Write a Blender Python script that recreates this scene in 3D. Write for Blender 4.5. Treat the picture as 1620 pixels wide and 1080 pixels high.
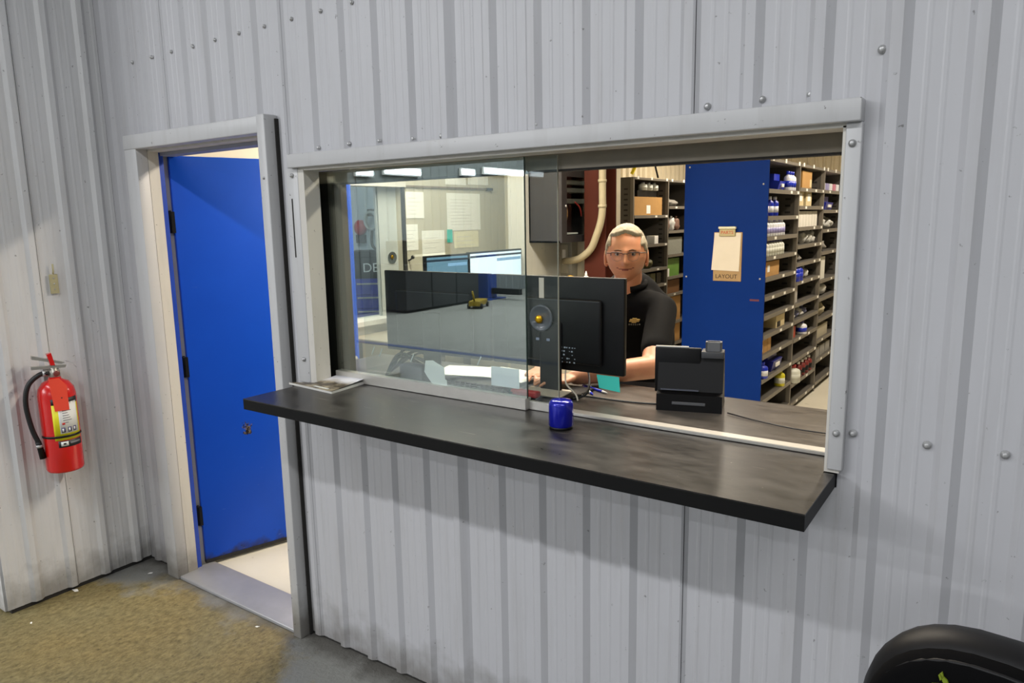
import bpy, bmesh, math, random
from mathutils import Vector, Matrix, noise
random.seed(7)
ORD = ('first', 'second', 'third', 'fourth', 'fifth', 'sixth', 'seventh', 'eighth', 'ninth')
D = bpy.data
C = bpy.context.scene.collection
for o in list(D.objects): D.objects.remove(o)
scene = bpy.context.scene

# ------------------------------------------------------------------ camera
CAM = Vector((0.0, -1.8368, 1.7324)); FPX = 1147.55
YAW, PITCH, ROLL = 0.6115, -0.1679, -0.0178
fw = Vector((-math.sin(YAW)*math.cos(PITCH), math.cos(YAW)*math.cos(PITCH), math.sin(PITCH)))
_r = Vector((math.cos(YAW), math.sin(YAW), 0)); _u = _r.cross(fw)
rt = _r*math.cos(ROLL) + _u*math.sin(ROLL); up = -_r*math.sin(ROLL) + _u*math.cos(ROLL)
cd = D.cameras.new('camera'); cam = D.objects.new('camera', cd); C.objects.link(cam)
cd.sensor_fit = 'HORIZONTAL'; cd.sensor_width = 36; cd.lens = FPX/1620*36; cd.clip_start = .02; cd.clip_end = 200
m = Matrix.Identity(4)
for i in range(3): m[i][0], m[i][1], m[i][2], m[i][3] = rt[i], up[i], -fw[i], CAM[i]
cam.matrix_world = m; scene.camera = cam
def at(px, py, ax, val):
    d = fw + rt*((px-810)/FPX) - up*((py-540)/FPX); i = 'xyz'.index(ax)
    return CAM + d*((val-CAM[i])/d[i])

# ------------------------------------------------------------------ world, exposure
w = D.worlds.new('world'); scene.world = w; w.use_nodes = True
w.node_tree.nodes['Background'].inputs[0].default_value = (.55, .6, .68, 1)
w.node_tree.nodes['Background'].inputs[1].default_value = .05
scene.view_settings.view_transform = 'Standard'; scene.view_settings.look = 'None'
scene.view_settings.gamma = 1; scene.view_settings.use_curve_mapping = False
scene.view_settings.exposure = 0.0
SHOP_W, FAR_W, OFFICE_W, BAY_W = 57, 280, 73, 90          # watts of one strip light
COOL, WARM = (.975, .985, 1.0), (1.0, .89, .74)

# ------------------------------------------------------------------ materials
def s2l(c): return tuple((x/255/12.92 if x/255 <= .04045 else ((x/255+.055)/1.055)**2.4) for x in c)
_M = {}
class NT:
    def __init__(s, name):
        s.m = D.materials.new(name); s.m.use_nodes = True; s.t = s.m.node_tree
        s.b = s.t.nodes['Principled BSDF']; s.out = s.t.nodes['Material Output']
    def n(s, typ, **kw):
        nd = s.t.nodes.new(typ)
        for k, v in kw.items():
            if k in nd.inputs: nd.inputs[k].default_value = v
            else: setattr(nd, k, v)
        return nd
    def l(s, a, b): s.t.links.new(a, b)
    def coord(s, kind='Object'): return s.n('ShaderNodeTexCoord').outputs[kind]
    def noise(s, scale, detail=4, rough=.55, vec=None, stretch=None):
        nd = s.n('ShaderNodeTexNoise'); nd.inputs['Scale'].default_value = scale
        nd.inputs['Detail'].default_value = detail; nd.inputs['Roughness'].default_value = rough
        v = vec or s.coord()
        if stretch:
            mp = s.n('ShaderNodeMapping'); mp.inputs['Scale'].default_value = stretch; s.l(v, mp.inputs[0]); v = mp.outputs[0]
        s.l(v, nd.inputs['Vector']); return nd.outputs['Fac']
    def ramp(s, fac, a, b, c0=0, c1=1):
        nd = s.n('ShaderNodeMapRange'); nd.inputs[1].default_value = a; nd.inputs[2].default_value = b
        nd.inputs[3].default_value = c0; nd.inputs[4].default_value = c1; s.l(fac, nd.inputs[0]); return nd.outputs[0]
    def math(s, op, a, b=0):
        nd = s.n('ShaderNodeMath', operation=op)
        for i, v in enumerate((a, b)):
            if isinstance(v, (int, float)): nd.inputs[i].default_value = v
            else: s.l(v, nd.inputs[i])
        return nd.outputs[0]
    def mix(s, fac, a, b):
        nd = s.n('ShaderNodeMix', data_type='RGBA')
        for sock, v in ((nd.inputs[0], fac), (nd.inputs[6], a), (nd.inputs[7], b)):
            if isinstance(v, (int, float)): sock.default_value = v
            elif isinstance(v, tuple): sock.default_value = (*v[:3], 1)
            else: s.l(v, sock)
        return nd.outputs[2]
    def col(s, v): s.l(v, s.b.inputs['Base Color']) if not isinstance(v, tuple) else setattr(s.b.inputs['Base Color'], 'default_value', (*v[:3], 1))
    def bump(s, h, strength=.3, dist=.002):
        nd = s.n('ShaderNodeBump'); nd.inputs['Strength'].default_value = strength; nd.inputs['Distance'].default_value = dist
        s.l(h, nd.inputs['Height']); s.l(nd.outputs[0], s.b.inputs['Normal'])
def mat(name, rgb, rough=.5, metal=0., var=.12, scale=18, bump=0., spec=.5, emit=0., alpha=1., coat=0.):
    if name in _M: return _M[name]
    t = NT(name); c = s2l(rgb)
    if var: t.col(t.mix(t.noise(scale), tuple(x*(1-var) for x in c), tuple(min(1, x*(1+var)) for x in c)))
    else: t.col(c)
    t.b.inputs['Roughness'].default_value = rough; t.b.inputs['Metallic'].default_value = metal
    t.b.inputs['Specular IOR Level'].default_value = spec; t.b.inputs['Coat Weight'].default_value = coat
    if bump: t.bump(t.noise(scale*6), bump)
    if emit:
        t.b.inputs['Emission Color'].default_value = (*c, 1); t.b.inputs['Emission Strength'].default_value = emit
    if alpha < 1: t.b.inputs['Alpha'].default_value = alpha
    _M[name] = t.m; return t.m
def painted_metal(name, rgb, grime=.5, speck=.6, rough=.42, dirt=(92, 86, 74)):
    t = NT(name); P = t.coord(); c = s2l(rgb)
    base = t.mix(t.noise(1.6, 5), tuple(x*.93 for x in c), tuple(min(1, x*1.05) for x in c))
    streak = t.ramp(t.noise(5, 6, .6, P, (3.5, 3.5, .35)), .52, .74, 0, .16)
    base = t.mix(streak, base, s2l((128, 122, 112)))
    sp = t.ramp(t.noise(55, 3, .6), .69, .74, 0, speck); base = t.mix(sp, base, s2l((70, 66, 62)))
    z = t.n('ShaderNodeSeparateXYZ'); t.l(P, z.inputs[0])
    low = t.ramp(t.math('ADD', z.outputs['Z'], t.ramp(t.noise(9, 5), .2, .8, -.12, .12)), .0, .20, grime, 0)
    base = t.mix(low, base, s2l(dirt))
    t.col(base); t.b.inputs['Roughness'].default_value = rough; t.bump(t.noise(6, 4), .12, .004); _M[name] = t.m; return t.m

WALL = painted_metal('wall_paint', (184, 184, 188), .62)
WALLL = painted_metal('side_wall_paint_lightened', (220, 220, 221), .62)  # front wall paint, lightened to make up for weak light on this side
TRIM = painted_metal('trim_paint', (190, 190, 191), .7, .8, .4)
JAMB = painted_metal('jamb_paint', (204, 200, 192), .6, .8, .5)
LINER = mat('liner_paint', (226, 214, 186), .5, var=.05)
CREAM = mat('cream_wall_paint', (222, 214, 190), .7, var=.04, scale=3)
OFFGREY = mat('office_wall_paint', (196, 190, 172), .7, var=.05, scale=3)
BAYW = mat('bay_wall_paint', (208, 218, 224), .5, var=.05)
DARK = mat('dark_gap', (38, 36, 34), .8)
ALU = mat('aluminium', (196, 193, 186), .38, .55, var=.08, scale=30)
ALUD = mat('anodised_track', (126, 119, 106), .5, .35, var=.15, scale=20)
STILE = mat('dark_bronze_stile', (44, 42, 40), .5, .2, var=.2)
STEEL = mat('screw_steel', (182, 182, 182), .35, .45, var=.15, scale=60)
BLACKP = mat('black_plastic', (13, 14, 16), .45, var=.15, scale=25, spec=.3)
BLACKG = mat('black_gloss', (14, 14, 16), .2, var=0)
CABLE = mat('black_cable', (18, 18, 20), .5)
WHITE = mat('white_paper', (247, 246, 240), .8, var=.04, scale=9)
TEAL = mat('teal_note_paper', (62, 196, 182), .8, var=.04)
SHELFG = mat('shelf_grey_steel', (118, 112, 102), .5, .15, var=.1, scale=12)
SHELFD = mat('shelf_dark_steel', (84, 80, 74), .55, .1, var=.12, scale=12)
SHELFB = mat('shelf_blue_panel', (5, 43, 114), .55, var=.10, scale=2.5, spec=.1)
CARD = mat('cardboard', (186, 142, 82), .85, var=.12, scale=14)
CARDL = mat('pale_cardboard', (214, 196, 150), .85, var=.1, scale=14)
def glass(name, ior, tint, rough=.0):
    t = NT(name); t.t.nodes.remove(t.b)
    lw = t.n('ShaderNodeLayerWeight'); lw.inputs['Blend'].default_value = .5; f0 = ((ior-1)/(ior+1))**2
    fac = t.math('ADD', t.math('MULTIPLY', t.math('POWER', lw.outputs['Facing'], 5), 1-f0), f0)
    tr = t.n('ShaderNodeBsdfTransparent'); tr.inputs[0].default_value = (*tint, 1)
    gl = t.n('ShaderNodeBsdfGlossy'); gl.inputs['Color'].default_value = (.93, 1, .98, 1); gl.inputs['Roughness'].default_value = rough
    mx = t.n('ShaderNodeMixShader'); t.l(fac, mx.inputs[0]); t.l(tr.outputs[0], mx.inputs[1]); t.l(gl.outputs[0], mx.inputs[2])
    t.l(mx.outputs[0], t.out.inputs[0]); _M[name] = t.m; return t.m
GLASSR = glass('reflective_glass', 2.35, (.93, .96, .95))
GLASS = glass('clear_glass', 1.35, (.90, .93, .93))
# shop concrete: grey slab with a brown sandy stain in front of the doorway
t = NT('shop_concrete'); P = t.coord()
g = t.mix(t.noise(2.2, 6), s2l((118, 118, 112)), s2l((150, 150, 145)))
sand = t.mix(t.ramp(t.noise(48, 6, .75, P, (1, .6, 1)), .3, .7), s2l((88, 74, 36)), s2l((166, 148, 98)))
sand = t.mix(t.ramp(t.noise(1.3, 3), .4, .65), sand, t.mix(t.ramp(t.noise(48, 5, .75, P, (1, .6, 1)), .3, .7), s2l((90, 82, 50)), s2l((150, 140, 100))))
sx = t.n('ShaderNodeSeparateXYZ'); t.l(P, sx.inputs[0])
dx = t.math('MULTIPLY', t.math('ADD', sx.outputs['X'], 2.95), .62); dy = t.math('ADD', sx.outputs['Y'], .72)
dist = t.math('SQRT', t.math('ADD', t.math('MULTIPLY', dx, dx), t.math('MULTIPLY', dy, dy)))
stain = t.ramp(t.math('ADD', dist, t.ramp(t.noise(3.2, 6, .65), .25, .75, -.22, .22)),   .58, .74, 1, 0)
c = t.mix(stain, g, sand)
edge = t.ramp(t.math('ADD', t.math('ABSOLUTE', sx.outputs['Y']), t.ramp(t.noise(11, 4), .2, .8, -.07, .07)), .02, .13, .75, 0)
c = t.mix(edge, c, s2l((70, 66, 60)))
pit = t.ramp(t.noise(62, 3, .6, P, (1, .55, 1)), .62, .70, 0, .75); c = t.mix(t.math('MULTIPLY', pit, stain), c, s2l((60, 48, 26)))
t.col(c); t.b.inputs['Roughness'].default_value = .5
t.bump(t.noise(48, 6, .75), .8, .008); CONC = t.m
t = NT('office_floor_paint'); c = t.mix(t.noise(3, 5), s2l((196, 190, 172)), s2l((216, 210, 194)))
c = t.mix(t.ramp(t.noise(13, 4, .6), .66, .74, 0, .7), c, s2l((140, 132, 116))); t.col(c); t.b.inputs['Roughness'].default_value = .45; OFLOOR = t.m
# black laminate, scratched and dusty
def laminate(name, base, hi, amt):
    t = NT(name); P = t.coord()
    f1 = t.math('ADD', t.math('MULTIPLY', t.noise(4, 9, .7, P, (.55, 1.2, 1)), .6), t.math('MULTIPLY', t.noise(30, 6, .75, P, (.5, 1.1, 1)), .4)); n1 = t.ramp(f1, .40, .68, 0, amt)
    c = t.mix(n1, s2l(base), s2l(hi))
    sc = t.ramp(t.noise(60, 3, .6, P, (.12, 1.5, 1)), .68, .74, 0, .35); c = t.mix(sc, c, s2l((150, 144, 136)))
    sp = t.ramp(t.noise(120, 2), .74, .78, 0, .5); c = t.mix(sp, c, s2l((170, 165, 158)))
    t.col(c); t.l(t.ramp(f1, .34, .70, .27, .39), t.b.inputs['Roughness']); t.b.inputs['Specular IOR Level'].default_value = .33; _M[name] = t.m; return t.m
LAM = laminate('black_laminate', (10, 10, 11), (88, 84, 80), .62)
LAMI = laminate('worn_laminate', (58, 54, 50), (112, 106, 100), .8)
LAME = mat('laminate_edge', (9, 9, 10), .5, var=.15, spec=.2)
# blue door paint with scuffs towards the bottom and a chipped spot
t = NT('blue_door_paint'); P = t.coord()
c = t.mix(t.noise(2, 4), s2l((8, 70, 186)), s2l((16, 84, 208)))
sx = t.n('ShaderNodeSeparateXYZ'); t.l(P, sx.inputs[0])
lowm = t.ramp(sx.outputs['Z'], .0, .75, 1, 0)
sc = t.math('MULTIPLY', t.ramp(t.noise(24, 6, .72, P, (1, .35, 1.5)), .66, .72, 0, 1), t.math('ADD', t.math('MULTIPLY', lowm, .5), .04))
c = t.mix(sc, c, s2l((176, 180, 190)))
dk = t.math('MULTIPLY', t.ramp(t.noise(30, 4, .7, P, (1, .6, 1.3)), .66, .71, 0, 1), t.ramp(sx.outputs['Z'], 0, .3, 1, .02))
c = t.mix(dk, c, s2l((40, 34, 32)))
gr = t.ramp(t.math('ADD', sx.outputs['Z'], t.ramp(t.noise(14, 5), .2, .8, -.05, .05)), .0, .05, .85, 0); c = t.mix(gr, c, s2l((48, 42, 38)))
sy = t.math('SUBTRACT', sx.outputs['Y'], .26); sz = t.math('SUBTRACT', sx.outputs['Z'], .66)
rr = t.math('SQRT', t.math('ADD', t.math('MULTIPLY', sy, sy), t.math('MULTIPLY', sz, t.math('MULTIPLY', sz, .5))))
chip = t.ramp(t.math('ADD', rr, t.ramp(t.noise(45, 4, .7), .3, .7, -.022, .022)), .016, .022, 1, 0)
c = t.mix(chip, c, t.mix(t.ramp(t.noise(60, 2), .45, .55), s2l((30, 26, 26)), s2l((120, 108, 96))))
t.col(c); t.b.inputs['Roughness'].default_value = .42; t.b.inputs['Specular IOR Level'].default_value = .25; BLUED = t.m

# ------------------------------------------------------------------ mesh helpers
class MB:
    """collects geometry for ONE mesh object"""
    def __init__(s): s.v = []; s.f = []; s.mi = []; s.mats = []; s.sm = []
    def _m(s, mt):
        if mt not in s.mats: s.mats.append(mt)
        return s.mats.index(mt)
    def add(s, vs, fs, mt, smooth=False):
        o = len(s.v); s.v += [tuple(v) for v in vs]; k = s._m(mt)
        for f in fs: s.f.append(tuple(i+o for i in f)); s.mi.append(k); s.sm.append(smooth)
        return s
    def box(s, x0, x1, y0, y1, z0, z1, mt, M=None):
        vs = [Vector((x, y, z)) for x in (x0, x1) for y in (y0, y1) for z in (z0, z1)]
        if M is not None: vs = [M @ v for v in vs]
        return s.add(vs, [(0,1,3,2),(4,6,7,5),(0,4,5,1),(2,3,7,6),(0,2,6,4),(1,5,7,3)], mt)
    def bbox(s, x0, x1, y0, y1, z0, z1, mt, r=.004, seg=2, M=None):
        bm = bmesh.new(); bmesh.ops.create_cube(bm, size=1)
        for v in bm.verts: v.co = Vector((x0+(v.co.x+.5)*(x1-x0), y0+(v.co.y+.5)*(y1-y0), z0+(v.co.z+.5)*(z1-z0)))
        bmesh.ops.bevel(bm, geom=bm.edges[:], offset=r, segments=seg, profile=.5, affect='EDGES')
        return s.bm(bm, mt, M, seg > 1)
    def bm(s, bm, mt, M=None, smooth=False):
        bm.verts.index_update()
        vs = [(M @ v.co if M is not None else v.co.copy()) for v in bm.verts]; fs = [[v.index for v in f.verts] for f in bm.faces]
        bm.free(); return s.add(vs, fs, mt, smooth)
    def prism(s, pts, ax, a, b, mt, M=None):
        """polygon pts in the plane across axis ax, extruded a..b"""
        n = len(pts)
        def P(p, h): return Vector({'x': (h, p[0], p[1]), 'y': (p[0], h, p[1]), 'z': (p[0], p[1], h)}[ax])
        vs = [P(p, a) for p in pts] + [P(p, b) for p in pts]
        if M is not None: vs = [M @ v for v in vs]
        return s.add(vs, [tuple(range(n))[::-1], tuple(range(n, 2*n))] + [(i, (i+1) % n, n+(i+1) % n, n+i) for i in range(n)], mt)
    def tube(s, pts, r, mt, n=8, cap=True):
        pts = [Vector(p) for p in pts]; rs = r if isinstance(r, (list, tuple)) else [r]*len(pts)
        vs = []; fs = []; pu = None
        for i, p in enumerate(pts):
            d = (pts[min(i+1, len(pts)-1)] - pts[max(i-1, 0)]).normalized()
            if pu is None: pu = d.orthogonal().normalized()
            pu = (pu - d*pu.dot(d)).normalized(); q = d.cross(pu)
            for k in range(n):
                a = 2*math.pi*k/n; vs.append(p + (pu*math.cos(a) + q*math.sin(a))*rs[i])
        for i in range(len(pts)-1):
            for k in range(n): fs.append((i*n+k, i*n+(k+1) % n, (i+1)*n+(k+1) % n, (i+1)*n+k))
        if cap: fs += [tuple(range(n))[::-1], tuple(range((len(pts)-1)*n, len(pts)*n))]
        return s.add(vs, fs, mt, True)
    def lathe(s, prof, mt, n=24, M=None, smooth=True):
        vs = []; fs = []
        for r, z in prof:
            for k in range(n):
                a = 2*math.pi*k/n; v = Vector((r*math.cos(a), r*math.sin(a), z)); vs.append(M @ v if M is not None else v)
        for i in range(len(prof)-1):
            for k in range(n): fs.append((i*n+k, i*n+(k+1) % n, (i+1)*n+(k+1) % n, (i+1)*n+k))
        fs += [tuple(range(n))[::-1], tuple(range((len(prof)-1)*n, len(prof)*n))]
        return s.add(vs, fs, mt, smooth)
    def ell(s, c, r, mt, n=16, M=None):
        bm = bmesh.new(); bmesh.ops.create_uvsphere(bm, u_segments=n, v_segments=max(6, n*2//3), radius=1)
        for v in bm.verts: v.co = Vector((v.co.x*r[0]+c[0], v.co.y*r[1]+c[1], v.co.z*r[2]+c[2]))
        return s.bm(bm, mt, M, True)
    def mesh(s, name):
        me = D.meshes.new(name); me.from_pydata(s.v, [], s.f)
        for mt in s.mats: me.materials.append(mt)
        me.polygons.foreach_set('material_index', s.mi); me.polygons.foreach_set('use_smooth', s.sm); me.update()
        bm = bmesh.new(); bm.from_mesh(me); bmesh.ops.recalc_face_normals(bm, faces=bm.faces); bm.to_mesh(me); bm.free()
        return me
    def build(s, name, parent=None, loc=(0, 0, 0), rot=(0, 0, 0)):
        return put(name, s.mesh(name), parent, loc, rot)
def put(name, me, parent=None, loc=(0, 0, 0), rot=(0, 0, 0)):
    o = D.objects.new(name, me); C.objects.link(o); o.parent = parent; o.location = loc; o.rotation_euler = rot; return o
def tag(o, label, cat, group=None):
    o['label'] = label; o['category'] = cat
    if group: o['group'] = group
    return o
def thing(name, label, cat, loc=(0, 0, 0), rz=0, group=None):
    return tag(put(name, None, None, loc, (0, 0, rz)), label, cat, group)
def struct(o): o['kind'] = 'structure'; return o
def smooth_path(pts, n=6):
    pts = [Vector(p) for p in pts]; out = []
    for i in range(len(pts)-1):
        p0, p1, p2, p3 = pts[max(i-1, 0)], pts[i], pts[i+1], pts[min(i+2, len(pts)-1)]
        for k in range(n):
            t = k/n; out.append(.5*((2*p1)+(p2-p0)*t+(2*p0-5*p1+4*p2-p3)*t*t+(3*p1-p0-3*p2+p3)*t**3))
    return out + [pts[-1]]
def text_mesh(txt, size, mt, extrude=.0004):
    cu = D.curves.new('lettering', 'FONT'); cu.body = txt; cu.size = size; cu.extrude = extrude; cu.align_x = 'CENTER'; cu.align_y = 'CENTER'
    o = D.objects.new('lettering', cu); C.objects.link(o)
    me = D.meshes.new_from_object(o.evaluated_get(bpy.context.evaluated_depsgraph_get())); D.objects.remove(o)
    me.materials.clear(); me.materials.append(mt); return me

# ------------------------------------------------------------------ strip lights (fixture + its lamp)
def strip(x0, y0, z0, length, watts, colour, label, along='x', size=.16, emit=6):
    root = thing('strip_light', label, 'light', (x0, y0, z0), 0 if along == 'x' else math.pi/2, 'fluorescent strip lights')
    MB().prism([(-.11, 0), (.11, 0), (.05, .07), (-.05, .07)], 'x', -length/2, length/2, mat('fixture_white', (225, 225, 222), .5)).build('housing', root)
    MB().box(-length/2+.02, length/2-.02, -.07, .07, -.012, -.001, mat('tube_glow_%s' % ('w' if colour == WARM else 'c'), tuple(int(255*c) for c in colour), var=0, emit=emit)).build('diffuser', root)
    ld = D.lights.new('lamp', 'AREA'); ld.shape = 'RECTANGLE'; ld.size = length; ld.size_y = size; ld.energy = watts; ld.color = colour
    lo = D.objects.new('lamp', ld); C.objects.link(lo); lo.parent = root; lo.location = (0, 0, -.02)
for i, x in enumerate((-4.3, -1.4, 1.5)):
    strip(x, -3.05, 4.35, 2.3, SHOP_W*(.85, 1.0, 1.4)[i], COOL, 'shop strip light in the row nearest the counter wall, %s' % ('far left one', 'middle one', 'one over the camera')[i])
for i, (x, y) in enumerate(((-7.8, -6.6), (-5.2, -10.2), (1.2, -11.0), (-7.8, -9.4), (-7.8, -12.2))):
    strip(x, y, 4.6, 2.6, FAR_W, COOL, 'added strip light brightening the open bay floor, %s' % ('left front', 'centre', 'right', 'left rear', 'far rear')[i])  # unseen lamps, added to brighten the floor that the pane mirrors
for i, (x, y) in enumerate(((-1.2, 1.35), (-2.75, 1.6))):
    strip(x, y, 2.86, 1.2, OFFICE_W, WARM, 'warm office ceiling strip light %s' % ('over the service counter', 'near the paper covered wall')[i])
for i, (x, y) in enumerate(((-.6, 4.6), (-.6, 7.2), (-2.75, 6.6))):
    strip(x, y, 3.0, 1.2, OFFICE_W*.68, WARM, 'warm parts room strip light %s' % ('at the near aisle', 'at the far aisle', 'between the shelving rows')[i], 'y')
strip(-6.3, 2.5, 4.4, 2.4, BAY_W, COOL, 'cool strip light in the bay beyond the office window')

# ------------------------------------------------------------------ setting
struct(MB().box(-10.2, 3.2, -14, 0.10, -.12, 0, CONC).box(-10.2, -3.78, .10, 3.3, -.12, 0, CONC).box(-10.2, -4.1, 3.3, 6.2, -.12, 0, CONC).build('floor'))
struct(MB().box(-3.78, 3.2, 0.10, 10.2, -.12, 0, OFLOOR).build('floor_office'))
CEIL = mat('shop_ceiling', (120, 122, 124), .8); OCEIL = mat('office_ceiling', (226, 220, 202), .8, var=.03)
struct(MB().box(-10.2, 3.2, -14, .0, 4.9, 5.0, CEIL).box(-10.2, -3.78, 0, 3.3, 4.9, 5.0, CEIL).box(-10.2, -4.1, 3.3, 6.2, 4.9, 5.0, CEIL).build('ceiling'))
struct(MB().box(-3.78, 3.2, .13, 10.2, 3.1, 3.2, OCEIL).build('ceiling_office'))

PITCH_R = .157
def rib_profile(s0, s1, start, h=.0135, pitch=PITCH_R, minor=True):
    """heights along a corrugated sheet, clipped to s0..s1; a rib falls at start+k*pitch"""
    pts = []
    k = math.floor((s0-start)/pitch)-1
    while start+k*pitch < s1+pitch:
        c = start+k*pitch
        pts += [(c-.046, 0), (c-.032, h), (c-.009, h), (c+.010, 0)]
        if minor:
            for q in (.040, .075): pts += [(c+q-.007, 0), (c+q-.003, .0011), (c+q+.003, .0011), (c+q+.007, 0)]
        k += 1
    def hgt(s):
        for (a, b), (c, d) in zip(pts, pts[1:]):
            if a <= s <= c: return b+(d-b)*(s-a)/max(c-a, 1e-9)
        return 0
    return [(s0, hgt(s0))] + [p for p in pts if s0 < p[0] < s1] + [(s1, hgt(s1))]
def sheet(s0, s1, z0, z1, start, mt, place, h=.0135, pitch=PITCH_R, minor=True):
    """one corrugated sheet; place(s, out, z) -> world"""
    pr = rib_profile(s0, s1, start, h, pitch, minor); n = len(pr); vs = []; fs = []
    for z in (z0, z1):
        vs += [place(s, o, z) for s, o in pr] + [place(s, o-.002, z) for s, o in pr]
    for i in range(n-1):
        fs += [(i, i+1, 2*n+i+1, 2*n+i), (n+i+1, n+i, 3*n+i, 3*n+i+1), (i, n+i, n+i+1, i+1), (2*n+i, 2*n+i+1, 3*n+i+1, 3*n+i)]
    fs += [(0, 2*n, 3*n, n), (n-1, 2*n-1, 4*n-1, 3*n-1)]
    return MB().add(vs, fs, mt)

wall_front = struct(put('wall_front', None))
SEAMS = [-3.86, -3.075, -2.290, -1.490, -.708, .078, .863, 1.65, 2.43, 3.2]
def front(s, o, z): return (s, -o, z)
def front_cols(x0, x1, z0, z1):
    for a, b in zip(SEAMS, SEAMS[1:]):
        lo, hi = max(a+.0006, x0), min(b-.0006, x1)
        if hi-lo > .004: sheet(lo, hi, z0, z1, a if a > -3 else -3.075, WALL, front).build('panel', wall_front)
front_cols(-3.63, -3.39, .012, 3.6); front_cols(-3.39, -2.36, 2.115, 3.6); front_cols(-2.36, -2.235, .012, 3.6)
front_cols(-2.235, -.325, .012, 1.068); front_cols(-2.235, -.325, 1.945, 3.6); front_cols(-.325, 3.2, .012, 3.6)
core = MB()
for a in ((-3.78, -3.33, 0, 4.9), (-3.33, -2.40, 2.09, 4.9), (-2.40, -2.31, 0, 4.9), (-2.31, -.318, 0, 1.068), (-2.31, -.318, 1.95, 4.9), (-.318, 3.2, 0, 4.9)):
    core.box(a[0], a[1], .0035, .02, a[2], a[3], DARK); core.box(a[0], a[1], .02, .125, a[2], a[3], CREAM)
core.build('wall_core', wall_front)
# bolts
bm_ = MB().lathe([(.0095, 0), (.0095, .003), (.006, .0035), (.006, .0085), (.004, .010)], STEEL, 10).mesh('bolt')
def bolt(par, p, rot, s=1.): o = put('bolt', bm_, par, p, rot); o.scale = (s, s, s)
FR = (math.pi/2, 0, 0)
for k in range(-1, 9): bolt(wall_front, (-3.20+.157*k+.022, -.0015, 2.452+.001*k), FR, .8)
for x in (-3.165, -2.86): bolt(wall_front, (x, -.0015, 2.45), FR, .7)
for x in (-2.13, -1.97, -1.82, -1.665, -1.545, -1.345, -1.185, -1.03, -.873, -.715+.04, -.54, -.43): bolt(wall_front, (x, -.0015, 1.998+random.uniform(-.003, .006)), FR, random.uniform(.85, 1.1))
for x, z in ((-.285, 2.082), (-.295, 1.212), (-.140, 1.209), (.007, 1.212), (.16, 1.21), (.32, 1.21)): bolt(wall_front, (x, -.0015, z), FR)

# left stub wall (corrugated, returns at its free end)
wall_left = struct(put('wall_left', None))
def left(s, o, z): return (-3.63+o, s, z)
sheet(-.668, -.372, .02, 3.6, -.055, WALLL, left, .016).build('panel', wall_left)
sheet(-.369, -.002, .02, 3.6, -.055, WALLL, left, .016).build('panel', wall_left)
MB().box(-3.78, -3.634, -.655, .12, 0, 4.9, DARK).box(-3.80, -3.655, -.672, -.655, .01, 4.9, WALLL).box(-3.80, -3.782, -.672, .12, .01, 4.9, WALLL).build('wall_core', wall_left)
for y, z in ((-.400, 1.469), (-.080, 1.481), (-.245, 1.475), (-.54, 1.46), (-.40, 2.45), (-.08, 2.46)): bolt(wall_left, (-3.629, y, z), (0, math.pi/2, 0), .9)

# shop surroundings behind the camera
SHW = mat('shop_far_wall', (112, 118, 120), .55, var=.06)
wsl = struct(put('wall_shop_left', None))
for i in range(12):
    y0 = -14+i*1.3+.001
    sheet(y0, y0+1.298, 0, 4.9, y0, SHW, lambda s, o, z: (-10.1+o, s, z), .02, .26, False).build('panel', wsl)
for i in range(4):
    y0 = 1.6+i*1.15+.001
    sheet(y0, y0+1.148, 0, 4.9, y0, SHW, lambda s, o, z: (-10.1+o, s, z), .02, .26, False).build('panel', wsl)
wsr = struct(put('wall_shop_rear', None))
for i in range(10):
    x0 = -10.1+i*1.33
    sheet(x0+.001, x0+1.329, 0, 4.9, x0, SHW, lambda s, o, z: (s, -13.9+o, z), .02, .26, False).build('panel', wsr)
struct(MB().box(3.15, 3.3, -14, 10.2, 0, 4.9, SHW).build('wall_right'))
wbb = struct(put('wall_bay_back', None))
for i in range(5):
    x0 = -10.1+i*1.2
    sheet(x0+.001, x0+1.199, 0, 4.9, x0, BAYW, lambda s, o, z: (s, 5.6-o, z), .02, .2, False).build('panel', wbb)

# office walls
def hole_wall(b, x0, x1, ya, yb, z1, h):   # wall along y with one opening (y0,y1,z0,z1)
    b.box(x0, x1, ya, h[0], 0, z1, OFFGREY).box(x0, x1, h[1], yb, 0, z1, OFFGREY).box(x0, x1, h[0], h[1], 0, h[2], OFFGREY).box(x0, x1, h[0], h[1], h[3], z1, OFFGREY); return b
struct(hole_wall(MB(), -3.78, -3.65, .125, 3.3, 3.1, (.85, 2.03, 1.06, 1.965)).build('wall_office_left'))
struct(MB().box(-3.78, -2.62, 3.3, 3.42, 0, 3.1, CREAM).build('wall_office_back'))
struct(MB().box(-3.197, -3.043, 2.70, 3.3, 0, 3.1, JAMB).build('wall_partition'))
wpl = struct(put('wall_parts_side', None))
for i in range(6):
    y0 = 3.43+i*1.1
    sheet(y0+.001, y0+1.099, 0, 3.1, y0, LINER, lambda s, o, z: (-4.03+o, s, z), .035, .16, False).build('panel', wpl)
wb = struct(put('wall_parts_back', None))
for i in range(8):
    x0 = -4.0+i*.9
    sheet(x0+.001, x0+.899, 0, 3.1, x0, LINER, lambda s, o, z: (s, 10.1-o, z), .028, .115, False).build('panel', wb)
struct(MB().box(-4.1, -4.035, 3.3, 10.1, 0, 3.1, LINER).box(-4.035, -3.78, 3.3, 3.42, 0, 3.1, CREAM).build('wall_parts_left'))
struct(MB().box(-4.1, -3.78, 3.3, 10.2, -.12, 0, OFLOOR).box(-4.1, -3.78, 3.3, 10.2, 3.1, 3.2, OCEIL).build('floor_parts_store'))

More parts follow.
